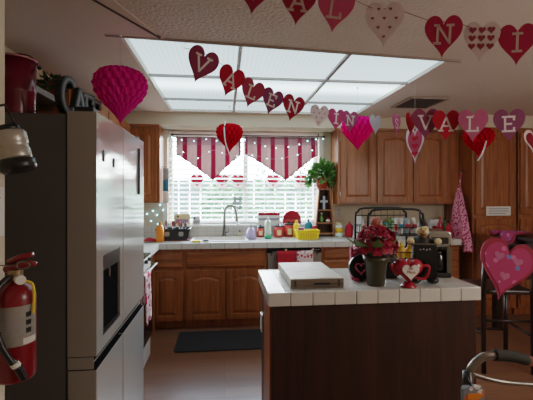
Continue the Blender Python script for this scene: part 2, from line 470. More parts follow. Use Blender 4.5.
# ceiling light: recess box, grid bars and nine lit diffusers
cl = thing('ceiling_light', 'large recessed ceiling light box with nine lit prismatic panels', 'ceiling light', (0, 0, CZ))
mb = MB()
mb.box(BX0+.001, BX1-.001, BY0, BY1, .10, .11)
mb.box(BX0+.001, BX0+.012, BY0, BY1, 0, .10).box(BX1-.012, BX1-.001, BY0, BY1, 0, .10)
mb.box(BX0+.012, BX1-.012, BY0, BY0+.012, 0, .10).box(BX0+.012, BX1-.012, BY1-.012, BY1, 0, .10)
skew_front(mb.build('light_housing', M['white'], cl), BY0+.1)
xs = [BX0+.012, .10, .82, BX1-.012]; ys = [BY0+.012, 3.08, 3.84, BY1-.012]
mb = MB()
for x in xs[1:3]: mb.box(x-.012, x+.012, ys[0], ys[3], .0, .018)
for y in ys[1:3]:
    for i in range(3): mb.box(xs[i]+.012*(i > 0), xs[i+1]-.012*(i < 2), y-.012, y+.012, .0, .018)
mb.build('grid_bars', plain('aluminium grid bar', (170, 168, 164), .5), cl)
for i in range(3):
    for j in range(3):
        skew_front(MB().box(xs[i]+.013, xs[i+1]-.013, ys[j]+.013, ys[j+1]-.013, .02, .026).build('diffuser', M['diffuser'], cl), BY0+.1)

# vent in the ceiling
v = thing('ceiling_vent', 'dark rectangular air vent in the ceiling right of the light box', 'vent', (1.93, 3.66, CZ-.006))
mb = MB()
for x0, x1, y0, y1 in ((-.2, .2, -.22, -.19), (-.2, .2, .19, .22), (-.2, -.17, -.19, .19), (.17, .2, -.19, .19)): mb.box(x0, x1, y0, y1, -.012, 0)
mb.build('frame', plain('vent frame', (168, 148, 132), .6), v)
mb = MB().box(-.17, .17, -.19, .19, -.003, 0)
mb.build('vent_opening', plain('vent dark', (34, 28, 26), .9), v)
mb = MB()
for k in range(7):
    y = -.16+k*.053; mb.begin().box(-.168, .168, -.001, .001, -.012, .012); mb.xf(Matrix.Translation((0, y, -.009)) @ Matrix.Rotation(.9, 4, 'X'))
mb.build('louvers', plain('vent louver', (70, 60, 56), .6), v)

# window
w = bpy.data.objects.new('window_1', None); C.objects.link(w); w.location = (0, 0, 0); struct(w, 'wide kitchen window over the sink')
mb = MB(); f0, f1 = WY+.075, WY+.125
mb.box(WX0, WX0+.05, f0, f1, WZ0, WZ1).box(WX1-.05, WX1, f0, f1, WZ0, WZ1)
mb.box(WX0+.05, WX1-.05, f0, f1, WZ0, WZ0+.05).box(WX0+.05, WX1-.05, f0, f1, WZ1-.05, WZ1)
mb.box(.23, .29, f0, f1, WZ0+.05, WZ1-.05)
mb.build('window_frame', M['white'], w)
MB().box(WX0+.05, .23, WY+.095, WY+.1, WZ0+.05, WZ1-.05).build('pane', M['glass'], w)
MB().box(.29, WX1-.05, WY+.095, WY+.1, WZ0+.05, WZ1-.05).build('pane', M['glass'], w)
MB().box(WX0-.03, WX1+.03, WY-.075, WY+.075, WZ0-.022, WZ0).build('window_sill', M['white'], w, bevel=.004)
mb = MB()
for x0, x1 in ((WX0-.055, WX0), (WX1, WX1+.055)): mb.box(x0, x1, WY-.014, WY, WZ0, WZ1+.0)
mb.build('casing', M['white'], w)

# blinds
bl = thing('window_blind', 'white horizontal slat blind covering the kitchen window', 'blind', ((WX0+WX1)/2, WY+.035, WZ0))
hw = (WX1-WX0)/2-.012
mb = MB(); zz = .05; k = 0
while zz < 1.06:
    mb.begin().box(-hw, hw, -.024, .024, -.0014, .0014)
    mb.xf(Matrix.Translation((0, 0, zz)) @ Matrix.Rotation(.42, 4, 'X')); zz += .056
sl = mb.build('slats', M['blind'], bl); sl['label'] = 'row of thin white slats'
MB().box(-hw, hw, -.028, .028, 1.07, 1.125).build('head_rail', M['blind'], bl)
MB().box(-hw, hw, -.024, .024, .004, .026).build('bottom_rail', M['blind'], bl)
mb = MB()
for x in (-.7, -.25, .25, .7):
    for y in (-.025, .025): mb.box(x-.002, x+.002, y-.0006, y+.0006, .02, 1.08)
mb.build('ladder_cord', M['white'], bl)
mb = MB().tube([(.78, -.034, 1.08), (.782, -.036, .45)], .004, 6); mb.build('tilt_wand', M['white'], bl)

# valances
def valance(px0, px1, pxm, label):
    Y = WY-.045
    x0, x1, xm = PX(px0, Y), PX(px1, Y), PX(pxm, Y); ztop = PZ(137, (px0+px1)/2, Y)
    zs, zp = PZ(154, px0, Y)-ztop, PZ(180, pxm, Y)-ztop
    t = thing('window_valance', label, 'valance', (xm, Y, ztop), 0, 'striped valances over the window')
    def low(x):
        k = (x-(x0-xm))/(0-(x0-xm)) if x < 0 else ((x1-xm)-x)/(x1-xm)
        k = max(0, min(1, k)); return zs+(zp-zs)*(k**1.12)
    def fn(u, vv):
        x = (x0-xm)+(x1-x0)*u; z = low(x)*vv
        return (x, .013*math.sin(x*37.4)*(.35+.65*vv)-.01*vv, z+.004*math.sin(x*60)*vv)
    MB().grid(fn, 60, 14).build('cloth', M['valance'], t, solid=.002)
    MB().tube([fn(i/40, 1) for i in range(41)], .006, 6).build('edging', M['piping'], t)
    return t
va = valance(176, 241, 213, 'striped maroon and beige pointed valance on the left half of the window')
vb = valance(245, 318, 286, 'striped maroon and beige pointed valance beside the potted fern')
rz = PZ(136.5, 245, WY-.05)
t = thing('curtain_rod', 'thin dark curtain rod carrying the two striped valances', 'curtain rod', (.25, WY-.045, rz))
MB().tube([(PX(172, 4.67)-.25, 0, .012), (PX(324, 4.67)-.25, 0, .012)], .006, 8).build('rod', M['wire'], t)
for px in (172, 324): MB().ball((PX(px, 4.67)-.25, 0, .012), .014).build('finial', M['wire'], t)
for px in (174, 322): MB().box(PX(px, 4.67)-.256, PX(px, 4.67)-.244, 0, .044, .006, .018).build('bracket', M['wire'], t)

# round paper decals on the window pane
for i, (px, tint) in enumerate(((197, 0), (222, 1), (238, 0), (273, 1), (301, 0))):
    p = P(px, 181, Y=WY+.09)
    t = thing('window_decal', ['red and white round paper decal on the window pane, leftmost of five',
        'red and white round paper decal on the pane under the left valance point', 'red and white round paper decal near the middle of the window',
        'red and white round paper decal on the pane just left of the right valance point', 'red and white round paper decal on the pane next to the fern'][i],
        'window decal', (p.x, p.y, p.z), 0, 'paper decals on the window pane')
    mb = MB(); mb.prism([(.085*math.cos(a*PI/16), .085*math.sin(a*PI/16)) for a in range(32)], -.001, .001); mb.build('disc', paper((244, 226, 226)), t)
    MB().prism(heart(.165, .15), -.0025, -.0012).build('heart', paper((200, 20, 40)), t)

# garden outside
struct(MB().box(-9, 12, WY+.4, 22, -.12, -.06).build('outside_lawn', plain('outside grass', (42, 56, 32), .9, 0, .3, 3)), 'sunny lawn beyond the window')
fe = thing('garden_fence', 'grey-green board fence beyond the lawn outside the window', 'fence', (1, 12, -.06))
mb = MB()
for k in range(50): mb.box(-8+k*.33, -8+k*.33+.31, 0, .02, 0, 1.9)
mb.build('boards', plain('pale fence boards', (44, 58, 48), .8), fe)
MB().box(-8, 8.5, .02, .06, .4, .5).box(-8, 8.5, .02, .06, 1.5, 1.6).build('rails', plain('fence rail', (196, 186, 168), .8), fe)
def bush(name, x, y, h, wd, label, col, seed):
    t = thing(name, label, 'shrub', (x, y, -.06)); r = random.Random(seed)
    MB().tube([(0, 0, 0), (.02, 0, h*.3), (-.02, .01, h*.6)], [.05, .04, .025], 8).build('trunk', M['stem'], t)
    mb = MB()
    for k in range(900):
        a, b = r.uniform(0, 2*PI), math.acos(r.uniform(-1, 1)); rad = r.uniform(.6, 1)
        c = Vector((math.sin(b)*math.cos(a)*wd*rad, math.sin(b)*math.sin(a)*wd*rad, h*.58+math.cos(b)*h*.42*rad))
        s = .07; u = Vector((r.uniform(-1, 1), r.uniform(-1, 1), r.uniform(-1, 1))).normalized(); q = u.orthogonal().normalized()
        mb._f([c-u*s, c+q*s*.5, c+u*s, c-q*s*.5], [(0, 1, 2, 3)], False)
    mb.build('foliage', col, t)
lc = plain('sunlit foliage', (42, 76, 22), .7, 0, .35, 6)
bush('garden_shrub', 1.35, 8.2, 2.3, .9, 'leafy green shrub outside behind the right valance', lc, 1)
bush('garden_shrub', .05, 9.6, 2.0, .7, 'leafy green shrub by the fence behind the faucet', lc, 2)
bush('garden_shrub', 3.9, 9.8, 3.0, 1.1, 'tall leafy shrub outside behind the potted fern', lc, 3)

# ================================================================ CABINETS
def door_bm(w, h, arch=.03, st=.055, mb=None):
    """framed door in the xz plane, front toward -y, lower left corner at the origin"""
    mb = mb or MB(); T = .020
    mb.box(0, w, -.010, 0, 0, h)
    mb.box(0, st, -T, -.010, 0, h).box(w-st, w, -T, -.010, 0, h).box(st, w-st, -T, -.010, 0, st)
    n = 12; cur = [(st+(w-2*st)*i/n, h-st-arch*(1-math.sin(PI*i/n))) for i in range(n+1)]
    mb.prism([(w-st, h), (st, h)]+cur, -T, -.010)
    g = .014; iw = w-2*st-2*g
    def pan(k):
        kk = g+k; ww = w-2*st-2*kk
        return [(st+kk, st+kk), (w-st-kk, st+kk)]+[(w-st-kk-ww*i/n, h-st-kk-arch*(1-math.sin(PI*i/n))) for i in range(n+1)]
    a, b = pan(0), pan(.022); m = len(a)
    mb._f([(x, -.0102, z) for x, z in a]+[(x, -.018, z) for x, z in b],
          [tuple(range(m, 2*m))]+[(i, (i+1) % m, m+(i+1) % m, m+i) for i in range(m)], False)
    return mb
def drawer_bm(w, h):
    mb = MB(); mb.box(0, w, -.012, 0, 0, h)
    g = .012
    mb._f([(0, -.012, 0), (w, -.012, 0), (w, -.012, h), (0, -.012, h), (g, -.02, g), (w-g, -.02, g), (w-g, -.02, h-g), (g, -.02, h-g)],
          [(4, 5, 6, 7), (0, 1, 5, 4), (1, 2, 6, 5), (2, 3, 7, 6), (3, 0, 4, 7)], False)
    return mb
def door(parent, x, y, z, w, h, arch=.03, hinges=None, mat='oak'):
    d = door_bm(w, h, arch).build('door', M[mat], parent, (x, y, z), bevel=.002)
    if hinges:
        hx = -.004 if hinges == 'l' else w+.004
        for zz in (.08, h-.12):
            MB().box(hx-.004, hx+.004, -.019, -.001, zz, zz+.045).build('hinge', M['nickel'], d)
    return d
def drawer(parent, x, y, z, w, h): return drawer_bm(w, h).build('drawer', M['oak_h'], parent, (x, y, z), bevel=.002)

CT, EY = .914, 4.08
FY = 4.13                                  # front plane of the base cabinet frames
def base_box(t, x0, x1, name='cabinet_body'):
    mb = MB(); mb.box(x0, x1, 0, WY-.002-FY, .10, CT-.064).box(x0, x1, .07, WY-.002-FY, 0, .10)
    return mb.build(name, [M['oak']], t)
xa, xb, xc, xd = LX+.005, PX(184, 4.11), PX(267, 4.11), PX(321.5, 4.11)
t = thing('base_cabinet', 'oak base cabinet with one drawer and one door left of the sink cabinet', 'cabinet', (0, FY, 0))
base_box(t, xa, xb-.001)
x0, x1 = PX(152, 4.11), PX(183, 4.11)
zt, zb = PZ(252.5, 180, 4.11), PZ(268, 180, 4.11)
drawer(t, x0, 0, zb, x1-x0, zt-zb)
zd = PZ(271, 180, 4.11); zl = PZ(321, 180, 4.11)
door(t, x0, 0, zl, x1-x0, zd-zl)
t = thing('sink_cabinet', 'oak sink cabinet with two arched doors under a wide false drawer', 'cabinet', (0, FY, 0))
q0, q1, dz = xb+.001, xc-.001, WY-.002-FY
mb = MB().box(q0, q1, 0, .02, .10, CT-.064).box(q0, q0+.018, .02, dz, .10, CT-.064).box(q1-.018, q1, .02, dz, .10, CT-.064)
mb.box(q0+.018, q1-.018, .02, dz, .10, .12).box(q0+.018, q1-.018, dz-.01, dz, .12, CT-.064).box(q0, q1, .07, dz, 0, .0999)
mb.build('cabinet_body', M['oak'], t)
x0, x1 = PX(186, 4.11), PX(265, 4.11)
lab(drawer(t, x0, 0, zb, x1-x0, zt-zb), 'wide false drawer front')
xm = PX(226, 4.11)
door(t, x0, 0, zl, xm-.008-x0, zd-zl); door(t, xm+.008, 0, zl, x1-xm-.008, zd-zl)
# dishwasher
t = thing('dishwasher', 'dishwasher with black control strip and steel door beside the sink cabinet', 'dishwasher', (0, FY, 0))
MB().box(xc+.004, xd-.004, .005, WY-.01-FY, .02, CT-.066).build('body', M['black'], t)
MB().box(xc+.006, xd-.006, -.025, .004, .12, .79).build('door', plain('dishwasher steel', (156, 146, 134), .3, .6, .06, 3), t, bevel=.004)
pn = MB().box(xc+.006, xd-.006, -.028, .004, .795, CT-.07).build('control_panel', M['black_gloss'], t, bevel=.004)
mb = MB(); wd = xd-xc
for px in (286, 313): mb.cyl((PX(px, 4.1), -.029, .828), (PX(px, 4.1), -.034, .828), .012)
mb.build('dial', M['cream'], pn)
mb = MB()
for k in range(5): mb.box(PX(311, 4.1)+.02*k, PX(311, 4.1)+.02*k+.012, -.030, -.0285, .818, .83)
mb.build('button', M['cardgrey'], pn)
mb = MB().tube([(xc+.05, -.024, .775), (xc+.05, -.06, .806), (xd-.05, -.06, .806), (xd-.05, -.024, .775)], .009, 8)
mb.build('handle', M['nickel'], t)
# towels on the dishwasher handle
def hung_towel(name, px0, px1, mat, label, cat='towel'):
    x0, x1 = PX(px0, 4.06), PX(px1, 4.06)
    def fn(u, v):
        x = x0+(x1-x0)*u; s = (v-.38)*.6
        wv = .005*math.sin(u*9)
        if abs(s) < .02: a = s/.02*PI/2; return (x, FY-.06-.0135*math.sin(a), .806+.0135*math.cos(a))
        if s > 0: return (x, FY-.06-.0135-abs(wv), .806-(s-.02))
        return (x, FY-.06+.0135, .806+(s+.02))
    o = MB().grid(fn, 14, 46).build(name, mat, solid=.003); return tag(o, label, cat)
hung_towel('dish_towel', 277, 296, M['redcloth'], 'plain red towel hanging on the dishwasher handle')
hung_towel('dish_towel', 296.6, 313, M['hearttowel'], 'white towel with red hearts hanging on the dishwasher handle')
# drawer base right of the dishwasher, and another behind the island clutter
XE = 2.66
t = thing('base_cabinet', 'oak drawer base cabinet right of the dishwasher', 'cabinet', (0, FY, 0))
xe = PX(388, 4.11); base_box(t, xd+.001, xe-.001)
for z0, z1 in ((.72, .835), (.57, .70), (.36, .55), (.125, .34)): drawer(t, xd+.03, 0, z0, xe-xd-.06, z1-z0)
t = thing('base_cabinet', 'oak drawer base cabinet behind the coffee maker, next to the pantry', 'cabinet', (0, FY, 0))
base_box(t, xe+.001, XE)
xw = (XE-xe)/2
for k in (0, 1):
    for z0, z1 in ((.68, .835), (.42, .65), (.125, .39)): drawer(t, xe+.03+k*xw, 0, z0, xw-.05, z1-z0)
# worktop
t = thing('countertop', 'long white tiled kitchen countertop under the window', 'countertop', (0, 0, 0))
SX0, SX1, SY0, SY1 = PX(193, 4.4), PX(246, 4.4), 4.20, 4.58
mb = MB(); cb = CT-.06
mb.box(LX+.004, SX0, EY+.02, WY-.014, cb, CT).box(SX1, XE, EY+.02, WY-.014, cb, CT)
mb.box(SX0, SX1, EY+.02, SY0, cb, CT).box(SX0, SX1, SY1, WY-.014, cb, CT)
mb.build('tiled_top', M['tile_top'], t)
mb = MB(); mb.box(LX+.01, XE, EY+.008, EY+.02, cb, CT-.003); mb.build('edge_grout', M['grout'], t)
mb = MB(); x = -1.2
while x < XE-.01:
    mb.box(x+.002, min(x+.15, XE)-.002, EY, EY+.0199, cb-.001, CT+.002); x += .15
mb.build('edge_tiles', M['tile_edge'], t, bevel=.003)
# sink
t = thing('kitchen_sink', 'white kitchen sink set in the tiled counter below the faucet', 'sink', ((SX0+SX1)/2, (SY0+SY1)/2, CT))
hx, hy = (SX1-SX0)/2-.004, (SY1-SY0)/2-.004
mb = MB()
mb.box(-hx-.02, hx+.02, -hy-.02, -hy+.012, .002, .010).box(-hx-.02, hx+.02, hy-.012, hy+.02, .002, .010)
mb.box(-hx-.02, -hx+.012, -hy+.012, hy-.012, .002, .010).box(hx-.012, hx+.02, -hy+.012, hy-.012, .002, .010)
mb.build('rim', M['white'], t, bevel=.003)
mb = MB().box(-hx, hx, -hy, -hy+.01, -.16, .002).box(-hx, hx, hy-.01, hy, -.16, .002).box(-hx, -hx+.01, -hy+.01, hy-.01, -.16, .002).box(hx-.01, hx, -hy+.01, hy-.01, -.16, .002).box(-hx, hx, -hy, hy, -.17, -.16)
mb.build('basin', M['white'], t)
MB().cyl((0, 0, -.16), (0, 0, -.156), .04).build('drain', M['nickel'], t)

# upper cabinets on the back wall
UY, UZ1 = 4.40, 2.20
def upper(x0, x1, z0, doors, label, hinge='l'):
    t = thing('wall_cabinet', label, 'cabinet', (0, UY, z0))
    MB().box(x0, x1, 0, WY-.002-UY, 0, UZ1-z0).build('cabinet_body', M['oak'], t, bevel=.002)
    h = UZ1-z0
    for dx0, dx1 in doors: door(t, dx0, 0, .02, dx1-dx0, h-.055, .025, hinge)
    MB().box(x0, x1, -.024, .0, h-.03, h+.004).build('cornice', M['oak_h'], t, bevel=.003)
    return t
g = lambda px: PX(px, UY-.01)
upper(-1.33, -.72, 1.33, [(-1.02, -.75)], 'oak wall cabinet left of the window, beside the refrigerator')
zu = PZ(204, 390, UY)
upper(PX(338, UY), PX(376.2, UY), zu, [(g(340.5), g(375))], 'oak wall cabinet with one door right of the window')
upper(PX(376.4, UY), 2.828, zu, [(g(377.5), g(411.5)), (g(413.5), g(446))], 'oak wall cabinet with two doors next to the pantry', 'r')
# left wall cabinet over the range
t = thing('wall_cabinet', 'oak wall cabinet above the range on the left wall', 'cabinet', (-1.04, 4.38, 1.45), -PI/2*-1)
mb = MB(); mb.box(-1.66, 0, .0, .296, 0, .75)
mb.build('cabinet_body', M['oak'], t, bevel=.002)
door(t, -1.64, 0, .02, .78, .70); door(t, -.82, 0, .02, .78, .70)
# pantry
PY = 4.15
def pantry(x0, x1, dx0, dx1, label, hinge):
    t = thing('pantry_cabinet', label, 'cabinet', (0, PY, 0))
    mb = MB().box(x0, x1, 0, WY-.002-PY, .10, UZ1).box(x0+.01, x1, .07, WY-.002-PY, 0, .10)
    mb.build('cabinet_body', M['oak'], t, bevel=.003)
    zs = PZ(217, 490, PY)
    door(t, dx0, 0, zs+.03, dx1-dx0, UZ1-.06-zs-.03, .0, hinge); door(t, dx0, 0, .14, dx1-dx0, zs-.02-.14, .03, hinge)
    return t
p0, p1 = 2.832, PX(517.2, PY)
pantry(p0, p1-.012, PX(475, PY), PX(513, PY), 'tall oak pantry cabinet with a paper notice on its upper door', 'r')
pantry(p1+.012, p1+.9, PX(519.5, PY), p1+.86, 'tall oak pantry cabinet behind the dining table, partly out of view', 'l')
n = thing('paper_sign', 'white paper notice taped to the upper pantry door', 'notice', P(498.5, 211, Y=PY-.022))
a, b = P(486.5, 206.5, Y=PY-.022), P(511, 215.5, Y=PY-.022); hw_, hh = (b.x-a.x)/2, (a.z-b.z)/2
MB().box(-hw_, hw_, -.001, 0, -hh, hh).build('sheet', M['paper'], n)
mb = MB()
for k in range(3): mb.box(-hw_*.8, hw_*(.8-.2*(k == 2)), -.0018, -.001, hh*(.5-.5*k)-.005, hh*(.5-.5*k)+.005)
mb.build('print_lines', M['cardgrey'], n)

# wall outlet
p = P(338.5, 212, Y=WY-.001); t = thing('wall_outlet', 'ivory wall outlet between the small shelf and the wall cabinets', 'outlet', p)
MB().box(-.04, .04, -.006, 0, -.06, .06).build('plate', plain('ivory plate', (190, 180, 164), .4), t, bevel=.002)
for z in (-.025, .025): MB().box(-.016, .016, -.009, -.006, z-.013, z+.013).build('socket', M['cardgrey'], t)

# range on the left wall beyond the refrigerator
t = thing('kitchen_range', 'white kitchen range against the left wall, past the refrigerator', 'range', (-1.33, 2.74, 0))
MB().box(0, .68, 0, .74, .02, .90).build('body', M['white'], t, bevel=.005)
MB().box(0, .68, 0, .74, .901, .915).build('cooktop', M['black_gloss'], t)
MB().box(0, .06, 0, .74, .915, 1.05).build('back_panel', M['white'], t)
MB().box(.681, .70, .02, .72, .22, .80).build('oven_door', M['black_gloss'], t)
MB().tube([(.70, .06, .83), (.745, .06, .83), (.745, .68, .83), (.70, .68, .83)], .010, 8).build('handle', M['nickel'], t)
for y in (.1, .24, .5, .64): MB().cyl((.68, y, .875), (.705, y, .875), .016).build('knob', M['black'], t)
for y in (.19, .55):
    for x in (.2, .5): MB().cyl((x, y, .915), (x, y, .922), .08).build('burner', M['black'], t)
t = thing('base_cabinet', 'oak corner base cabinet between range and back counter', 'cabinet', (-1.335, 3.49, 0))
MB().box(0, .62, 0, .585, .0, CT-.06).build('cabinet_body', M['oak'], t)
MB().box(0, .66, 0, .585, CT-.058, CT).build('tiled_top', M['tile_top'], t)
def fn(u, v):
    s = (v-.40)*.62; y = 2.86+.22*u; x = -.585; wv = .006*math.sin(u*12)
    if abs(s) < .02: a_ = s/.02*PI/2; return (x+.0145*math.sin(a_), y, .83+.0145*math.cos(a_))
    return (x+.0145+wv+.02*(s-.02), y, .83-(s-.02)) if s > 0 else (x-.0145, y, .83+(s+.02))
tag(MB().grid(fn, 16, 40).build('dish_towel', M['hearttowel'], solid=.003), 'red and white towel on the oven handle beside the refrigerator', 'towel')

# ================================================================ REFRIGERATOR
FX = -.54
fr = thing('refrigerator', 'stainless four-door refrigerator with dark sides and a water dispenser', 'refrigerator', (FX, 1.70, 0))
MB().box(-.79, -.125, .005, .955, .03, 1.775).build('cabinet_shell', M['fridge_side'], fr, bevel=.006)
mb = MB()
for x in (-.72, -.2):
    for y in (.06, .9): mb.cyl((x, y, 0), (x, y, .03), .02)
mb.build('foot', M['black'], fr)
ys_, ym, ye = 0, .43, .96
def fdoor(name, y0, y1, z0, z1, cut=None):
    mb = MB()
    if cut:
        a0, a1, b0, b1 = cut
        mb.box(-.118, 0, y0, a0, z0, z1).box(-.118, 0, a1, y1, z0, z1).box(-.118, 0, a0, a1, z0, b0).box(-.118, 0, a0, a1, b1, z1)
        mb.box(-.118, -.075, a0, a1, b0, b1)
    else: mb.box(-.118, 0, y0, y1, z0, z1)
    o = mb.build(name, [M['steel'], M['steel_edge'], M['void']], fr, bevel=0 if cut else .004)
    for p in o.data.polygons:
        if abs(p.normal.y) > .9: p.material_index = 1
        if abs(p.normal.z) > .9: p.material_index = 2
    return o
cut = (.09, .37, .806, 1.16)
d1 = fdoor('upper_door', ys_, ym-.005, .748, 1.785, cut); lab(d1, 'upper door with the water dispenser')
d2 = fdoor('upper_door', ym+.005, ye, .748, 1.785)
d3 = fdoor('lower_door', ys_, ym-.005, .05, .69); d4 = fdoor('lower_door', ym+.005, ye, .05, .69)
MB().box(-.116, -.022, .004, ye-.004, .691, .747).build('handle_recess', M['void'], fr)
MB().box(-.117, -.012, .0, .0035, .694, .744).build('recess_cap', M['steel_edge'], fr)
MB().box(-.0215, -.018, .01, ye-.01, .712, .716).build('grip_strip', M['steel_edge'], fr)
ds = MB().box(-.0745, -.012, .092, .368, .808, 1.158).build('dispenser', M['void'], d1)
MB().box(-.0115, -.002, .092, .368, 1.09, 1.158).build('control_panel', plain('dispenser panel', (44, 44, 48), .3), d1)
MB().cyl((-.006, .2, 1.085), (-.006, .2, 1.045), .006).build('spout', M['nickel'], d1)
MB().box(-.0115, .003, .092, .368, .808, .818).build('drip_tray', M['nickel'], d1)
for y, z, w_, h_ in ((.085, 1.58, .018, .05), (.245, 1.565, .016, .045)): MB().box(.0005, .006, y, y+w_, z, z+h_).build('magnet', M['black'], d1)
# slim black bar on the far upper door
yb = P(138, 150, X=FX).y-1.70
MB().box(.0005, .012, yb, yb+.018, 1.43, 1.72).build('door_bar', M['black'], d2, bevel=.003)
for y in (.02, ye-.10): MB().box(-.10, -.02, y, y+.07, 1.7855, 1.81).build('hinge_cover', M['black'], fr, bevel=.006)

# letters spelling CAFE on top of the refrigerator
def letter_segs(ch):
    L = {'V': [((0, 1), (.4, 0)), ((.8, 1), (.4, 0)), ((-.12, 1), (.18, 1)), ((.62, 1), (.92, 1))],
         'A': [((0, 0), (.4, 1)), ((.8, 0), (.4, 1)), ((.18, .36), (.62, .36)), ((-.12, 0), (.17, 0)), ((.63, 0), (.92, 0))],
         'L': [((.18, 0), (.18, 1)), ((0, 0), (.74, 0)), ((0, 1), (.36, 1)), ((.70, 0), (.70, .24))],
         'E': [((.15, 0), (.15, 1)), ((0, 0), (.74, 0)), ((0, 1), (.74, 1)), ((.15, .5), (.54, .5)), ((.70, 0), (.70, .22)), ((.70, 1), (.70, .78))],
         'F': [((.15, 0), (.15, 1)), ((0, 0), (.34, 0)), ((0, 1), (.74, 1)), ((.15, .5), (.54, .5)), ((.70, 1), (.70, .78))],
         'N': [((.1, 0), (.1, 1)), ((.1, 1), (.74, 0)), ((.74, 0), (.74, 1)), ((-.06, 0), (.26, 0)), ((-.06, 1), (.14, 1)), ((.58, 1), (.9, 1))],
         'I': [((.4, 0), (.4, 1)), ((.18, 0), (.62, 0)), ((.18, 1), (.62, 1))]}
    if ch in L: return L[ch]
    if ch == 'S':
        pts = [(.70, .80), (.62, .95), (.40, 1), (.16, .92), (.10, .74), (.22, .58), (.42, .5), (.62, .42), (.72, .26), (.64, .08), (.40, 0), (.16, .06), (.08, .24)]
    if ch == 'C':
        pts = [(.42+.42*math.cos(a), .5+.5*math.sin(a)) for a in [math.radians(x) for x in range(48, 313, 16)]]
    return [(pts[i], pts[i+1]) for i in range(len(pts)-1)]
def letter(mb, ch, h, cx, cz, th, y0, y1, wk=1.0):
    for p, q in letter_segs(ch):
        p = Vector((cx+(p[0]-.4)*h*wk, cz+(p[1]-.5)*h)); q = Vector((cx+(q[0]-.4)*h*wk, cz+(q[1]-.5)*h))
        e = (q-p).normalized()*th*.35; mb.bar(p-e, q+e, th, y0, y1)
cafe = (('C', 1.80, .165), ('A', 1.93, .15), ('F', 2.055, .15), ('E', 2.165, .148))
fg = plain('letter face grey', (112, 112, 116), .4)
for ch, y, h in cafe:
    t = thing('standing_letter', 'black standing letter %s of the word CAFE on top of the refrigerator' % ch, 'letter', (-.70, y, 1.7862), PI/2-.3, 'standing letters on the refrigerator')
    mb = MB(); letter(mb, ch, h-.02, 0, h/2+.004, .026, -.016, .016, .72); mb.build('letter_body', M['black'], t)
    mb = MB(); letter(mb, ch, h-.02, 0, h/2+.004, .012, -.018, -.0162, .72); mb.build('letter_face', fg, t)

# red bucket on the refrigerator
p = P(19, 112, D=1.78); t = thing('metal_bucket', 'dark red metal bucket on top of the refrigerator', 'bucket', (p.x-.02, p.y, 1.777))
MB().lathe([(0, 0), (.082, 0), (.084, .01), (.086, .12), (.088, .125), (.088, .135), (.087, .14), (.090, .275), (.086, .272), (.084, .15), (.080, .012), (0, .012)], n=36).build('pail', M['bucket'], t)
MB().tube([(.090*math.cos(a*PI/18), .090*math.sin(a*PI/18), .276) for a in range(36)], .005, 8, True).build('rim', plain('bright rim', (190, 120, 126), .25, .4), t)
MB().tube([(-.093*math.cos(a*PI/12), .02+.02*math.sin(a*PI/12), .25+.07*math.sin(a*PI/12)) for a in range(13)], .003, 6).build('bail_handle', M['wire'], t)
for sx in (-1, 1): MB().ball((sx*.1, .02, .25), .010).build('ear', M['wire'], t)
# wall shelf behind the refrigerator top with plant and small boxes
t = thing('wall_shelf', 'dark wood shelf on the left wall above the refrigerator', 'shelf', (LX+.001, 1.75, 2.02))
MB().box(0, .27, 0, 1.1, 0, .035).build('board', M['shelfwood'], t)
for y in (.15, .95): MB().box(0, .2, y, y+.03, -.03, 0).box(0, .03, y, y+.03, -.18, -.03).build('bracket', M['shelfwood'], t)
MB().tube([(.03, .1, -.005), (.25, .5, -.16)], .006, 6).build('white_cord', M['white'], t) if False else None
def foliage(mb, n, c, rad, size, seed, droop=0):
    r = random.Random(seed)
    for k in range(n):
        a, b = r.uniform(0, 2*PI), math.acos(r.uniform(-.5, 1)); q = r.uniform(.45, 1)
        d = Vector((math.sin(b)*math.cos(a), math.sin(b)*math.sin(a), math.cos(b)))
        o = Vector(c)+Vector((d.x*rad[0], d.y*rad[1], d.z*rad[2]))*q
        if abs(o.x) > .1: o.z -= droop*(abs(d.x)+abs(d.y))*q*q
        if droop: o.z = max(o.z, .06); o.x = min(o.x, .075)
        tip = (d+Vector((r.uniform(-.7, .7), r.uniform(-.7, .7), r.uniform(-.9, .4)))).normalized()*size*r.uniform(.7, 1.2)
        sd = tip.cross(Vector((r.uniform(-1, 1), r.uniform(-1, 1), 1))).normalized()*size*.28
        up = tip.cross(sd).normalized()*size*.08
        mb._f([o, o+tip*.5+sd+up, o+tip, o+tip*.5-sd+up, o+tip*.5], [(0, 1, 4), (1, 2, 4), (2, 3, 4), (3, 0, 4)], True)
p = P(51.5, 91, X=-1.12)
t = thing('potted_plant', 'small potted green plant on the dark shelf above the refrigerator', 'plant', (-1.12, p.y, 2.056))
MB().lathe([(0, 0), (.035, 0), (.045, .06), (.048, .062), (.04, .06), (0, .05)], n=20).build('pot', M['terracotta'], t)
mb = MB(); foliage(mb, 120, (0, 0, .08), (.07, .07, .07), .045, 4); mb.build('foliage', M['leaf_dark'], t)
# ================================================================ EXTINGUISHER, LANTERN, SIGN on the near wall
p = P(17, 300, D=1.10)
t = thing('fire_extinguisher', 'red fire extinguisher hung on the wall end beside the refrigerator', 'fire extinguisher', (-.594, p.y, PZ(378, 17, p.y))); t.scale = (.96, .96, .88)
MB().lathe([(0, 0), (.05, .004), (.054, .012), (.054, .262), (.050, .285), (.038, .302), (.022, .31), (.019, .32), (0, .32)], n=36).build('cylinder', M['ext_red'], t)
def wrap(mb, r, a0, a1, z0, z1, n=20):
    mb.grid(lambda u, v: (r*math.cos(a0+(a1-a0)*u), r*math.sin(a0+(a1-a0)*u), z0+(z1-z0)*v), n, 1)
mb = MB(); wrap(mb, .0547, -2.3, .1, .12, .245); lb = mb.build('label', M['label'], t); lab(lb, 'grey instruction label')
mb = MB()
for k in range(9): wrap(mb, .0550, -2.1, -1.1+.15*(k % 3), .226-.009*k, .2295-.009*k, 10)
mb.build('print_lines', M['cardgrey'], lb)
mb = MB()
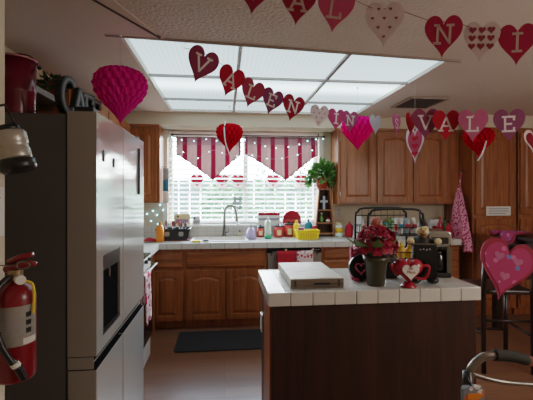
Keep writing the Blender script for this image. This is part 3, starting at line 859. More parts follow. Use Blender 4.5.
for z in (.215, .19, .165): wrap(mb, .0551, -.62, -.32, z-.008, z+.008, 4)
mb.build('pictogram', M['black'], lb)
mb = MB(); wrap(mb, .0551, -.75, .05, .122, .142, 8); mb.build('class_boxes', M['white'], lb)
MB().cyl((0, 0, .32), (0, 0, .352), .020).build('valve', plain('brass valve', (160, 140, 110), .3, .8), t)
MB().cyl((.02, -.02, .325), (.032, -.034, .325), .014).build('gauge', M['white'], t)
mb = MB(); mb.tube([(-.03, .005, .352), (.0, 0, .36), (.045, -.004, .372), (.06, -.005, .37)], [.012, .014, .010, .007], 8); mb.build('carry_handle', M['ext_red'], t)
mb = MB(); mb.tube([(-.02, .005, .375), (.01, 0, .39), (.05, -.004, .402)], [.010, .011, .008], 8); mb.build('squeeze_lever', M['ext_red'], t)
mb = MB(); mb.tube([(-.03, -.03, .372), (.02, -.03, .371)], .002, 6); mb.tube([(.036+.018*math.cos(a*PI/10), -.03, .371+.012*math.sin(a*PI/10)) for a in range(20)], .0026, 6, True); mb.build('pull_pin', M['nickel'], t)
mb = MB(); mb.tube(smooth_path([(.03, -.02, .32), (.056, -.02, .31), (.062, -.02, .27), (.058, -.02, .215)]), .004, 8); mb.build('seal_strap', M['yellow'], t)
def ex(r_, t_, z): return (.89*r_+.46*t_, .46*r_-.89*t_, z)
MB().tube(smooth_path([ex(-.015, .02, .335), ex(-.045, .045, .30), ex(-.05, .062, .22), ex(-.034, .069, .14), ex(-.008, .070, .08), ex(.008, .069, .055)]), .0095, 10).build('hose', M['black'], t)
MB().cyl(ex(.006, .069, .06), ex(.020, .068, .022), .012, .0105).build('nozzle', M['black'], t)
MB().cyl(ex(-.004, .070, .078), ex(.002, .069, .066), .0125).build('nozzle_band', M['white'], t)
MB().box(-.069, -.056, -.02, .02, .2, .3).build('wall_mount', M['black'], t)

p = P(13, 146, D=1.10)
t = thing('hanging_lantern', 'silver camping lantern with black base hung on the wall end', 'lantern', (-.602, p.y, p.z)); t.rotation_euler = (0, -.24, 0); t.scale = (1.1, 1.1, 1.15)
MB().lathe([(0, -.035), (.036, -.035), (.038, -.03), (.038, -.012), (.036, -.008), (.036, .002), (.038, .004), (.038, .03), (.034, .036), (0, .036)], n=30).build('lantern_body', plain('lantern silver', (176, 170, 160), .35, .5), t)
MB().lathe([(0, -.068), (.036, -.066), (.043, -.058), (.043, -.038), (.037, -.0355), (0, -.0355)], n=30).build('base', M['black'], t)
MB().lathe([(0, .0365), (.028, .0365), (.026, .05), (0, .052)], n=24).build('cap', M['black'], t)
mb = MB()
for sx in (-1, 1): mb.tube([(sx*.026, -.012, .045), (sx*.012+.0, -.012, .1)], .003, 6)
mb.tube([(-.012, -.012, .1), (.012, -.012, .1)], .003, 6); mb.build('bail', M['black'], t)
p = P(2, 208, D=1.17)
t = thing('wall_sign', 'white sign with a red arrow on the wall end above the extinguisher', 'sign', (-.664, 1.16, PZ(208, 2, 1.16)), PI/2)
MB().box(-.07, .07, -.008, 0, -.085, .06).build('sign_board', M['paper'], t)
MB().prism([(-.05, .03), (.05, .03), (.0, -.03)], -.0095, -.0082).box(-.018, .018, -.0095, -.0082, .03, .055).build('arrow', M['red'], t)

# ================================================================ ISLAND
IX0, IX1, IY0, IY1 = .226, 1.42, 2.0, 2.61
t = thing('kitchen_island', 'kitchen island with dark wood panels and a white tiled top', 'island', (0, 0, 0))
MB().box(IX0+.02, IX1-.012, IY0+.025, IY1-.03, .0, CT-.072).build('base_panels', M['island'], t, bevel=.004)
MB().box(IX0+.012, IX0+.02, IY0+.035, IY0+.33, .0, CT-.073).build('corner_board', M['oak'], t)
MB().box(IX0+.02, IX1-.02, IY0+.02, IY1-.02, CT-.07, CT).build('tiled_top', M['tile_top'], t)
mb = MB(); mb.box(IX0+.006, IX1-.006, IY0+.006, IY0+.0195, CT-.068, CT-.003).box(IX0+.006, IX1-.006, IY1-.0195, IY1-.006, CT-.068, CT-.003)
mb.box(IX0+.006, IX0+.0195, IY0+.0195, IY1-.0195, CT-.068, CT-.003).box(IX1-.0195, IX1-.006, IY0+.0195, IY1-.0195, CT-.068, CT-.003); mb.build('edge_grout', M['grout'], t)
mb = MB(); k = 10; wd = (IX1-IX0)/k
for i in range(k):
    for y0, y1 in ((IY0, IY0+.019), (IY1-.019, IY1)): mb.box(IX0+wd*i+.0018, IX0+wd*(i+1)-.0018, y0, y1, CT-.07, CT+.002)
k = 5; wd = (IY1-IY0-.04)/k
for i in range(k):
    for x0, x1 in ((IX0, IX0+.019), (IX1-.019, IX1)): mb.box(x0, x1, IY0+.02+wd*i+.0018, IY0+.02+wd*(i+1)-.0018, CT-.07, CT+.002)
mb.build('edge_tiles', M['tile_edge'], t, bevel=.003)
pz = P(263, 322, X=IX0+.018); t2 = MB().box(IX0+.004, IX0+.0115, pz.y-.035, pz.y+.035, pz.z-.055, pz.z+.055).build('outlet_plate', M['white'], t)

# whitewashed board
t = thing('noodle_board', 'whitewashed wooden board box with a dark front edge on the island', 'board', (.508, 2.33, CT+.0025))
MB().box(-.148, .148, -.245, .25, .004, .052).build('board_top', M['board'], t, bevel=.003)
MB().box(-.149, .149, -.253, -.2455, .0, .050).build('front_edge', M['board_edge'], t, bevel=.002)
mb = MB(); mb.box(-.02, .07, -.256, -.2535, .018, .030); mb.build('hand_slot', M['black'], t)
mb = MB()
for x in (-.13, .115): mb.box(x, x+.012, -.2545, -.2532, .008, .044)
mb.build('edge_cleat', plain('dark cleat', (52, 44, 36), .7), t)

# flower pot with roses
p = P(379, 286, Z=CT)
t = thing('flower_pot', 'olive glazed pot full of crimson flowers on the island', 'flower pot', (p.x-.010, p.y+.02, CT+.0025))
MB().lathe([(0, 0), (.046, 0), (.050, .008), (.062, .13), (.072, .14), (.073, .165), (.066, .166), (.060, .15), (.045, .14), (0, .14)], n=36).build('pot', M['olive'], t)
mb = MB(); r = random.Random(5); heads = []
for k in range(46):
    a, b = r.uniform(0, 2*PI), math.acos(r.uniform(-.25, 1))
    c = Vector((math.sin(b)*math.cos(a)*.105, math.sin(b)*math.sin(a)*.095, .232+math.cos(b)*.085)); heads.append(c)
def blossom(mb, c, s, r):
    d = Vector((c.x, c.y, (c.z-.2))).normalized()
    for ring, (rad, tilt, n) in enumerate(((.25, 1.2, 3), (.6, .75, 5), (1.0, .25, 6))):
        for j in range(n):
            a = 2*PI*(j+r.random()*.5)/n; u = d.orthogonal().normalized(); w_ = d.cross(u)
            o = (u*math.cos(a)+w_*math.sin(a)); side = d.cross(o)
            base = c+o*s*.12*ring; mid = base+o*s*rad*.6+d*s*tilt*.5; tip = base+o*s*rad+d*s*tilt*.55
            mb._f([base, mid+side*s*.42, tip+side*s*.2, tip-side*s*.2, mid-side*s*.42, mid], [(0, 1, 5), (1, 2, 5), (2, 3, 5), (3, 4, 5), (4, 0, 5)], True)
for i, c in enumerate(heads):
    mb = MB(); blossom(mb, c, .034, r); mb.build('flower', M['petal'], t)
mb = MB()
for c in heads[::2]: mb.tube([(0, 0, .13), (c.x*.5, c.y*.5, .18), tuple(c)], .003, 5)
mb.build('stem', M['stem'], t)
mb = MB()
for a, l in ((3.3, .15), (3.7, .15), (2.9, .13), (4.4, .12), (.2, .10), (5.4, .09), (1.5, .1)):
    d = Vector((math.cos(a), math.sin(a), 0)); s_ = Vector((-d.y, d.x, 0))
    b0 = Vector((0, 0, .205))+d*.045
    mb._f([b0, b0+d*l*.5+s_*.034+Vector((0, 0, .03)), b0+d*l*1.05+Vector((0, 0, .075)), b0+d*l*.5-s_*.034+Vector((0, 0, .03)), b0+d*l*.5+Vector((0, 0, .018))], [(0, 1, 4), (1, 2, 4), (2, 3, 4), (3, 0, 4)], True)
mb.build('leaf', M['leaf'], t)

# round black plaque with pink heart
p = P(365, 282, Z=CT)
t = thing('round_plaque', 'round black plaque with a pink heart outline leaning behind the flower pot', 'plaque', (p.x-.012, 2.225, CT+.0025)); t.rotation_euler = (-.10, 0, .05); t.scale = (1.12, 1, 1.12)
MB().prism([(.068*math.cos(a*PI/20), .070+.068*math.sin(a*PI/20)) for a in range(40)], -.012, .012).build('disc', M['black'], t, bevel=.003)
mb = MB(); mb.tube([(x*1-.004, -.013, z) for x, z in heart(.062, .058, 30, 0, .062)], .0045, 6, True); mb.build('heart_outline', M['pinkribbon'], t)
MB().box(-.05, -.02, -.018, -.0125, -.0, .016).build('pink_foot', plain('pink foot', (200, 60, 110), .6), t)
p = P(354, 268, D=2.24)
t = thing('gift_bag', 'pink patterned paper gift bag behind the crimson flowers', 'gift bag', (p.x+.058, 2.278, CT+.0025))
MB().prism([(-.04, 0), (.04, 0), (.046, .19), (-.046, .19)], -.018, .018).build('bag_body', M['giftbag'], t)
for y in (-.016, .016): MB().tube(smooth_path([(-.025, y, .19), (-.02, y, .225), (.02, y, .225), (.025, y, .19)]), .002, 6).build('handle', M['pinkribbon'], t)
p = P(394, 282, D=2.33)
t = thing('gift_bag', 'small black gift bag between the flower pot and the red teapot', 'gift bag', (p.x, 2.285, CT+.0025))
MB().prism([(-.036, 0), (.036, 0), (.038, .10), (-.038, .10)], -.02, .02).build('bag_body', M['black'], t)
for y in (-.017, .017): MB().tube(smooth_path([(-.02, y, .10), (-.015, y, .13), (.015, y, .13), (.02, y, .10)]), .002, 6).build('handle', M['wire'], t)

# red heart teapot
p = P(406, 287, Z=CT)
t = thing('heart_teapot', 'red heart teapot with a white heart reading BE MINE on the island', 'teapot', (p.x+.010, p.y-.006, CT+.0025), -.12)
def heart_solid(mb, w, h, d, z0, rings=6, n=40, y0=0):
    vs = []; fs = []
    for i in range(rings+1):
        b = -PI/2+PI*i/rings; k = math.cos(b)**.55 if 0 < i < rings else .02
        for x, z in heart(w*k, h*k, n): vs.append((x, y0+math.sin(b)*d, z+z0))
    for i in range(rings):
        for k in range(n): fs.append((i*n+k, i*n+(k+1) % n, (i+1)*n+(k+1) % n, (i+1)*n+k))
    mb._f(vs, fs, True)
mb = MB(); heart_solid(mb, .165, .142, .042, .086); mb.build('pot_body', M['red'], t)
MB().lathe([(0, 0), (.042, 0), (.044, .006), (.030, .016), (.022, .028), (0, .03)], n=28).build('foot', M['red'], t)
mb = MB(); mb.tube(smooth_path([(-.05, 0, .075), (-.075, 0, .09), (-.09, 0, .115), (-.098, 0, .128)]), [.018]*6+[.014]*6+[.010]*7, 10); mb.build('spout', M['red'], t)
mb = MB(); mb.tube(smooth_path([(.058, 0, .112), (.09, 0, .118), (.115, 0, .112), (.108, 0, .07), (.085, 0, .045), (.045, 0, .05)]), .0085, 10); mb.build('handle', M['red'], t)
MB().lathe([(.0, .128), (.03, .128), (.026, .138), (.008, .143), (.011, .152), (0, .158)], n=24).build('lid', M['red'], t)
wh = MB().prism(heart(.092, .086, 40, 0, .086), -.0455, -.036).build('white_heart', M['white'], t, bevel=.002)
mb = MB(); text_bm(mb, 'Be', .024, at(-.002, -.0462, .111)); text_bm(mb, 'Mine', .024, at(0, -.0462, .090)); lab(mb.build('lettering', M['red'], wh), 'red words Be Mine')

# black wire basket rack
RX0, RX1 = P(364, 270, D=2.47).x, P(421, 270, D=2.47).x
RY0, RY1 = 2.32, 2.55
t = thing('wire_rack', 'black two-tier wire basket rack on the island', 'rack', (RX0, RY0, CT+.0025))
W_ = RX1-RX0; Dp = RY1-RY0; H_ = .42
for y in (0, Dp):
    pts = [(0, y, 0), (0, y, H_-.07), (.015, y, H_-.025), (.06, y, H_), (W_-.06, y, H_), (W_-.015, y, H_-.025), (W_, y, H_-.07), (W_, y, 0)]
    MB().tube(smooth_path(pts, 4), .0078, 8).build('end_frame', M['wire'], t)
def tier(z, hgt, name):
    mb = MB()
    mb.tube([(.004, 0, z), (W_-.004, 0, z), (W_-.004, Dp, z), (.004, Dp, z)], .004, 6, True)
    mb.tube([(.004, -.0, z+hgt), (W_-.004, 0, z+hgt), (W_-.004, Dp, z+hgt), (.004, Dp, z+hgt)], .004, 6, True)
    for k in range(1, 12):
        x = W_*k/12; mb.tube([(x, 0, z+hgt), (x, 0, z), (x, Dp, z), (x, Dp, z+hgt)], .0018, 5)
    for k in range(1, 6):
        y = Dp*k/6; mb.tube([(0, y, z+hgt), (0, y, z), (W_, y, z), (W_, y, z+hgt)], .0018, 5)
    mb.build(name, M['wire'], t)
tier(.10, .05, 'basket'); tier(.255, .05, 'basket')
mb = MB(); mb.tube([(0, Dp, .37), (W_, Dp, .37)], .004, 6)
for k in range(1, 8): mb.tube([(W_*k/8, Dp, .305), (W_*k/8, Dp, H_)], .0018, 5)
mb.build('back_bars', M['wire'], t)
# things in the rack
zt = CT+.0025+.255+.006; zlw = CT+.0025+.10+.006
r = random.Random(3)
for i, (dx, dy, dz) in enumerate(((.043, .06, 0), (.110, .06, 0), (.077, .07, .048), (.043, .15, 0), (.110, .145, 0))):
    o = thing('peach', ['peach at the left front of the upper rack basket', 'second peach at the front of the upper rack basket', 'peach lying on top of the others in the upper rack basket',
         'peach at the back left of the upper rack basket', 'peach at the back of the upper rack basket beside the greens'][i], 'fruit', (RX0+dx, RY0+dy, zt+dz), r.uniform(0, 3), 'peaches in the wire rack')
    MB().lathe([(0, .004), (.015, .0), (.028, .012), (.033, .030), (.027, .050), (.012, .060), (.003, .056), (0, .054)], n=20).build('flesh', M['fruitbag'], o)
    MB().tube([(0, 0, .053), (.002, 0, .066)], .002, 5).build('stem', M['stem'], o)
t = thing('lettuce_bunch', 'green leafy bunch in the upper basket of the rack', 'vegetable', (RX0+.182, RY0+.09, zt+.002))
mb = MB(); foliage(mb, 60, (0, 0, .05), (.010, .03, .05), .024, 8); mb.build('leaves', plain('fresh green leaf', (110, 160, 60), .5, 0, .3), t)
MB().cyl((0, 0, 0), (0, 0, .03), .014).build('stalk', M['mint'], t)
for i, (dx, m, lb_) in enumerate(((.245, 'bag_film', 'white food packet with blue print in the upper basket of the rack'), (.289, 'blueprint', 'pale blue food packet in the upper basket of the rack'), (.331, 'bag_film', 'white food packet at the right end of the upper rack basket'))):
    t = thing('food_packet', lb_, 'packet', (RX0+dx, RY0+.07, zt+.001), .1*(i-1), 'food packets in the wire rack')
    MB().grid(lambda u, v: ((u-.5)*.036, -.018*math.sin(PI*u)*math.sin(PI*v), v*.10), 8, 10).grid(lambda u, v: ((u-.5)*.036, .018*math.sin(PI*u)*math.sin(PI*v), v*.10), 8, 10).build('packet_body', M[m], t)
    MB().box(-.015, .015, -.0195, -.0175, .035, .06).build('print_band', M['teal'] if i == 0 else M['redcloth'], t)
for i, dx in enumerate((.245, .30)):
    t = thing('lemon_juice_bottle', ['yellow squeeze bottle in the lower rack basket, the taller one', 'yellow squeeze bottle in the lower rack basket, nearer the coffee maker'][i], 'bottle', (RX0+dx, RY0+.06, zlw), 0, 'yellow bottles in the wire rack')
    k = 1.1-.15*i
    MB().lathe([(0, 0), (.02, 0), (.025, .01*k), (.026, .055*k), (.016, .068*k), (.012, .072*k), (0, .072*k)], n=20).build('bottle_body', M['gold'], t)
    MB().cyl((0, 0, .0725*k), (0, 0, .09*k), .011, .009).build('cap', M['yellow'], t)

# chef figurine with a chalkboard
p = P(426, 284, Z=CT)
t = thing('chef_figurine', 'bearded figurine in a pointed black hat holding a black chalkboard on the island', 'figurine', (p.x, p.y+.045, CT+.0025), -.28); t.scale = (.96, 1, 1.11)
mb = MB(); mb.tube([(0, 0, .02), (0, 0, .09), (0, 0, .17), (0, 0, .235), (0, -.005, .25)], [.045, .062, .058, .045, .02], 16)
mb.tube([(-.04, 0, .21), (-.075, -.015, .215), (-.086, -.045, .217)], [.022, .019, .014], 10); mb.tube([(.04, 0, .21), (.075, -.015, .215), (.086, -.045, .217)], [.022, .019, .014], 10)
mb.build('body', plain('black figurine coat', (26, 24, 24), .5), t)
for sx in (-1, 1):
    MB().ball((sx*.078, -.054, .222), (.022, .018, .017)).ball((sx*.066, -.064, .218), (.008, .007, .011)).build('hand', M['cream'], t)
    mb = MB(); mb.ball((sx*.05, -.04, .02), (.036, .05, .0195)); mb.build('shoe', M['black'], t)
hd = MB().ball((0, -.012, .272), (.036, .034, .034), 18, 12).build('head', M['cream'], t)
MB().ball((0, -.05, .272), .009).build('nose', plain('nose pink', (190, 130, 90), .5), hd)
mb = MB(); mb.tube([(-.02, -.034, .262), (-.008, -.05, .255), (0, -.046, .257), (.008, -.05, .255), (.02, -.034, .262)], .005, 6); mb.ball((0, -.03, .245), (.022, .014, .014)); mb.build('beard', plain('brown beard', (120, 80, 40), .6), hd)
mb = MB()
for sx in (-1, 1): mb.ball((sx*.013, -.043, .284), .004)
mb.build('eye', M['black'], hd)
mb = MB(); mb.tube(smooth_path([(0, -.004, .292), (-.004, 0, .315), (-.012, 0, .345), (-.014, 0, .375)]), [.034, .031, .028, .025, .022, .02, .018, .016, .014, .012, .010, .009, .008, .007, .006, .005, .004, .003, .002][:19], 14); mb.build('hat', M['black'], t)
cb_ = MB().box(-.066, .066, -.075, -.066, .03, .204).build('chalkboard', M['black_gloss'], t, bevel=.002)
mb = MB()
for x0, x1, z0, z1 in ((-.07, .07, .205, .213), ): mb.box(x0, x1, -.077, -.064, z0, z1)
mb.build('board_rail', M['nickel'], t)
mb = MB()
for k in range(4): mb.box(-.03+.018*k, -.03+.018*k+.008, -.0762, -.0752, .176+.003*(k % 2), .184+.003*(k % 2))
mb.build('chalk_marks', M['cardgrey'], cb_)
# chrome coffee maker behind it
p = P(440, 277, Z=CT)
t = thing('coffee_maker', 'chrome and black coffee maker behind the figurine on the island', 'coffee maker', (p.x-.002, p.y+.055, CT+.0025), -.2)
MB().box(-.07, .07, -.09, .09, 0, .03).build('base', M['black'], t, bevel=.006)
MB().prism(rrect(-.072, .072, .031, .29, .03, 6), .0, .09).build('tower', M['chrome'], t, bevel=.008)
MB().prism(rrect(-.072, .072, .19, .288, .028, 6), -.09, -.001).build('brew_head', M['chrome'], t, bevel=.008)
MB().box(-.05, .05, -.0925, -.0905, .21, .25).build('control_panel', M['black'], t)
MB().lathe([(0, .032), (.045, .032), (.052, .06), (.046, .13), (.036, .15), (.04, .158), (0, .158)], (0, -.035, 0), 24).build('carafe', M['black_gloss'], t)
MB().tube(smooth_path([(.036, -.035, .15), (.066, -.035, .14), (.066, -.035, .08), (.05, -.035, .07)]), .006, 8).build('carafe_handle', M['black'], t)
MB().box(.042, .072, -.09, -.002, .031, .188).build('side_panel', M['nickel'], t)

# ================================================================ THINGS ON THE BACK COUNTER
def lathe_thing(name, label, cat, px, pyb, Y, parts, group=None):
    x = PX(px, Y); t = thing(name, label, cat, (x, Y, CT+.001), 0, group)
    for nm, prof, m in parts: MB().lathe(prof, n=26).build(nm, M[m], t)
    return t
mpp = 4.35/385
# dish drainer
Yd = 4.42; x0, x1 = PX(157, Yd), PX(191, Yd); t = thing('dish_drainer', 'black dish drainer with cutlery on the counter left of the sink', 'dish rack', ((x0+x1)/2, Yd, CT+.001))
w2 = (x1-x0)/2
mb = MB().box(-w2-.02, w2, -.13, .13, .0, .012); mb.build('drip_tray', plain('dark red tray', (90, 20, 30), .4), t, bevel=.004)
mb = MB()
for y0, y1 in ((-.12, -.11), (.11, .12)):
    mb.prism([(-w2+.03, .014), (w2-.03, .014), (w2, .13), (-w2, .13)], y0, y1)
mb.box(-w2+.03, w2-.03, -.11, .11, .014, .02)
mb.build('tub', M['black'], t); 
mb = MB()
for sx in (-1, 1): mb.prism([(sx*(w2-.03), .014), (sx*(w2-.04), .014), (sx*(w2-.01), .13), (sx*w2, .13)], -.11, .11)
mb.build('tub_end', M['black'], t)
mb = MB()
for cx_ in (-.06, .09): mb.prism(rrect(cx_-.025, cx_+.025, .05, .1, .012), -.1215, -.1205)
mb.build('cutout', M['label'], t)
r = random.Random(2)
for k in range(7):
    x = -w2+.08+k*.04; o = thing('cutlery', ['fork', 'spoon', 'spatula', 'knife', 'ladle', 'whisk', 'fork'][k]+' standing upright in the black dish drainer, '+['leftmost', 'second from left', 'third from left', 'in the middle', 'third from right', 'second from right', 'rightmost'][k], 'cutlery', ((x0+x1)/2+x, Yd+.02*(k % 3), CT+.024), 0, 'cutlery in the dish drainer')
    l = .15+.04*r.random(); dx = r.uniform(-.02, .02)
    MB().tube([(0, 0, 0), (dx, 0, l*.7)], .004, 6).build('handle', M['nickel'] if k % 2 else M['white'], o)
    MB().ball((dx*1.15, 0, l*.86), (.016, .004, l*.17)).build('head', [M['nickel'], M['lavender'], M['redcloth'], M['nickel'], M['peach'], M['teal'], M['nickel']][k], o)
lathe_thing('squeeze_bottle', 'orange bottle standing in front of the black dish drainer', 'bottle', 160, 240, 4.24,
    [('bottle_body', [(0, 0), (.04, 0), (.044, .01), (.042, .08), (.044, .10), (.038, .16), (.02, .185), (0, .185)], 'orange'), ('cap', [(0, .1855), (.02, .1855), (.018, .21), (0, .215)], 'orange')])
def rag(u, v):
    return (-.06+.13*u, -.05+.11*v, .004+.035*math.exp(-((u-.5)**2+(v-.5)**2)*7)+.008*math.sin(u*9)*math.sin(v*7)**2+.004)
o = MB().grid(rag, 16, 14).build('dish_cloth', M['redcloth'], None, (PX(149, 4.26), 4.26, CT+.002), solid=.004); tag(o, 'crumpled red cloth on the counter end by the refrigerator', 'cloth')
o = MB().box(-.045, .045, -.03, .03, 0, .02).build('sponge', M['yellow'], None, (PX(196.5, 4.17), 4.165, CT+.002), bevel=.006); tag(o, 'yellow sponge on the sink edge', 'sponge')
t = thing('scrub_brush', 'small black scrub brush beside the yellow sponge', 'brush', (PX(206, 4.165), 4.16, CT+.002))
MB().box(-.03, .03, -.018, .018, 0, .012).build('bristles', M['white'], t); MB().ball((0, 0, .02), (.034, .02, .012)).build('grip', M['black'], t)
# faucet
Yf = 4.645; xf = PX(224, Yf)
t = thing('kitchen_faucet', 'tall brushed nickel gooseneck faucet at the sink', 'faucet', (xf, Yf, CT+.001), 0)
MB().lathe([(0, 0), (.03, 0), (.03, .008), (.02, .02), (.018, .08), (.016, .085), (0, .085)], n=24).build('base', M['nickel'], t)
pts = [(0, 0, .08), (.008, -.01, .30)]+[(.075-.067*math.cos(a), -.02-.03*a/PI, .30+.075*math.sin(a)) for a in [PI*k/10 for k in range(1, 11)]]+[(.147, -.05, .26)]
MB().tube(pts, .016, 12).build('spout', M['nickel'], t)
MB().cyl((.147, -.05, .262), (.153, -.05, .185), .014, .021).build('spray_head', M['nickel'], t)
MB().tube([(.018, 0, .05), (.05, -.01, .055), (.055, -.012, .11)], .006, 8).build('lever', M['nickel'], t)
lathe_thing('soap_pump', 'short beige soap pump beside the faucet', 'soap dispenser', 240, 238, 4.645,
    [('pump_base', [(0, 0), (.022, 0), (.02, .045), (0, .05)], 'cream'), ('pump_head', [(0, .0505), (.008, .0505), (.008, .07), (.018, .072), (.018, .08), (0, .082)], 'nickel')])
Yb = 4.50
lathe_thing('soap_bottle', 'lavender soap bottle with a pump right of the faucet', 'bottle', 251, 240, 4.40,
    [('bottle_body', [(0, 0), (.055, 0), (.06, .01), (.058, .05), (.04, .11), (.02, .13), (0, .13)], 'lavender'), ('pump', [(0, .1305), (.016, .1305), (.016, .15), (.006, .152), (.006, .175), (0, .176)], 'cardgrey')])
def canister(px, Y, rad, h, label, pic=True):
    x = PX(px, Y); t = thing('red_canister', label, 'canister', (x, Y, CT+.001), 0, 'red kitchen canisters under the window')
    MB().lathe([(0, 0), (rad, 0), (rad, h), (0, h)], n=30, smooth=True).build('can_body', plain('coral red enamel', (216, 62, 50), .35, 0, .1), t, bevel=0)
    MB().lathe([(rad*1.03, h+.0005), (rad*1.03, h+.014), (rad*.5, h+.022), (0, h+.022)], n=30).build('lid', M['black'], t)
    MB().ball((0, 0, h+.03), .011).build('knob', M['black'], t)
    mb = MB(); wrap(mb, rad+.0008, -2.0, -1.1, h*.22, h*.7); mb.build('emblem', M['cream'], t)
canister(260.5, 4.60, .045, .105, 'smallest red canister, beside the lavender bottle under the window')
canister(278.5, 4.57, .058, .12, 'red canister in front of the window between clear bottle and larger canister')
canister(289, 4.60, .062, .14, 'largest red canister, left of the yellow basket')
lathe_thing('dish_soap_bottle', 'clear bottle with green liquid at its base beside the red canisters', 'bottle', 268, 240, 4.40,
    [('liquid', [(0, 0), (.034, 0), (.038, .01), (.037, .05), (0, .05)], 'green'), ('bottle_body', [(0, .0505), (.037, .0505), (.040, .14), (.036, .19), (.016, .22), (0, .22)], 'mint'), ('cap', [(0, .2205), (.016, .2205), (.013, .245), (0, .25)], 'white')])
# things on the window sill
SZ = WZ0+.001
x0, x1 = PX(258, 4.66), PX(280, 4.66)
t = thing('striped_tin', 'red and white striped tin on the window sill behind the canisters', 'tin', ((x0+x1)/2, 4.685, SZ))
h = .14; w2 = (x1-x0)/2
for k, m in enumerate(('red', 'white', 'red', 'white', 'black')):
    pass
MB().box(-w2, w2, -.03, .03, 0, .045).build('tin_base', M['white'], t, bevel=.003)
MB().box(-w2, w2, -.031, .031, .0455, .075).build('stripe', M['cardgrey'], t)
MB().box(-w2, w2, -.031, .031, .0755, .105).build('stripe', M['paper'], t)
MB().box(-w2, w2, -.032, .032, .1055, .14).build('lid', M['red'], t, bevel=.004)
x0, x1 = PX(283, 4.66), PX(301, 4.66)
t = thing('domed_tin', 'red dome-lidded tin on the window sill above the canisters', 'tin', ((x0+x1)/2, 4.685, SZ)); w2 = (x1-x0)/2
MB().box(-w2, w2, -.03, .03, 0, .06).build('tin_body', spots('red black checks', (190, 40, 46), (40, 30, 30), 24, .4, .4), t, bevel=.003)
mb = MB(); mb.prism([(w2*math.cos(PI*k/16), .0605+.105*math.sin(PI*k/16)) for k in range(17)], -.03, .03); mb.build('dome_lid', M['red'], t, bevel=.003)
for i, (px, w_, h_, m, lb_) in enumerate(((182, .19, .13, 'cream', 'small colourful picture on the sill behind the dish drainer'), (196.5, .09, .10, 'paper', 'small white card on the sill left of the faucet'))):
    t = thing('sill_picture', lb_, 'picture', (PX(px, 4.69), 4.69, SZ)); t.rotation_euler = (-.1, 0, 0)
    MB().box(-w_/2, w_/2, 0, .012, 0, h_).build('card', M[m], t, bevel=.002)
    mb = MB(); mb.box(-w_*.4, w_*.4, -.0012, 0, h_*.12, h_*.5); mb.build('picture_print', spots('printed blooms', (150, 140, 160), (190, 70, 80), 40, .4) if i == 0 else M['cardgrey'], t)
    mb = MB(); mb.ball((-w_*.25, -.002, h_*.75), (.012, .003, .012)); mb.build('picture_spot', M['black'], t)
# scroll ornament on sill
t = thing('scroll_ornament', 'silver scrollwork ornament on a thin post behind the faucet', 'ornament', (PX(237.5, 4.67), 4.67, SZ))
MB().lathe([(0, 0), (.03, 0), (.028, .006), (0, .01)], n=20).build('foot', M['chrome'], t)
MB().tube([(0, 0, .008), (0, 0, .16)], .004, 6).build('post', M['nickel'], t)
mb = MB()
for sx in (-1, 1):
    for zc in (.20, .26, .31):
        mb.tube([(sx*(.03)+ .026*(1-k/30)*math.cos(k*.55)*sx, 0, zc+.026*(1-k/30)*math.sin(k*.55)) for k in range(24)], .0055, 6)
mb.tube([(-.06, 0, .165), (.075, 0, .168)], .004, 5); mb.tube([(0, 0, .16), (0, 0, .33)], .003, 5)
mb.build('scroll', plain('dull silver scroll', (110, 108, 110), .35, .5), t)
# yellow basket and what is around it
Yk = 4.33; t = thing('yellow_basket', 'bright yellow plastic basket on the counter beside the small shelf', 'basket', (PX(307, Yk), Yk, CT+.001))
mb = MB(); wv = .125; n = 6
def tub(mb, w0, w1, d0, d1, h, th=.004):
    for s_ in (-1, 1):
        mb._f([(-w0, s_*d0, 0), (w0, s_*d0, 0), (w1, s_*d1, h), (-w1, s_*d1, h), (-w0, s_*(d0-th), .004), (w0, s_*(d0-th), .004), (w1-th, s_*(d1-th), h), (-w1+th, s_*(d1-th), h)],
              [(0, 1, 2, 3), (4, 5, 6, 7), (3, 2, 6, 7), (0, 1, 5, 4)], False)
        mb._f([(s_*w0, -d0, 0), (s_*w0, d0, 0), (s_*w1, d1, h), (s_*w1, -d1, h), (s_*(w0-th), -d0, .004), (s_*(w0-th), d0, .004), (s_*(w1-th), d1-th, h), (s_*(w1-th), -d1+th, h)],
              [(0, 1, 2, 3), (4, 5, 6, 7), (3, 2, 6, 7), (0, 1, 5, 4)], False)
    mb.box(-w0, w0, -d0, d0, 0, .004)
tub(mb, .11, .13, .07, .085, .10); mb.build('tub', M['yellow'], t)
MB().tube([(-.132, -.087, .1), (.132, -.087, .1), (.132, .087, .1), (-.132, .087, .1)], .005, 6, True).build('rim', M['yellow'], t)
mb = MB()
for k in range(7): mb.box(-.09+.028*k, -.09+.028*k+.012, -.083, -.079, .03, .075)
mb.build('slot', M['gold'], t)
lathe_thing('cleaner_bottle', 'yellow cleaner bottle behind the yellow basket, left end', 'bottle', 296.5, 235, 4.52,
    [('bottle_body', [(0, 0), (.04, 0), (.042, .13), (.02, .17), (0, .17)], 'yellow'), ('cap', [(0, .1705), (.018, .1705), (.016, .2), (0, .2)], 'yellow')])
lathe_thing('teal_bottle', 'teal bottle with a dark cap behind the yellow basket', 'bottle', 308.5, 235, 4.52,
    [('bottle_body', [(0, 0), (.045, 0), (.048, .02), (.047, .15), (.02, .185), (0, .185)], 'teal'), ('cap', [(0, .1855), (.014, .1855), (.014, .215), (0, .216)], 'black')])
t = thing('small_box', 'small dark red box standing in the yellow basket', 'box', (PX(301, 4.30), 4.30, CT+.007)); MB().box(-.03, .03, -.02, .02, 0, .125).build('box_body', plain('maroon carton', (130, 40, 56), .5), t); MB().box(-.024, .024, -.0212, -.0202, .06, .1).build('print', M['cream'], t)
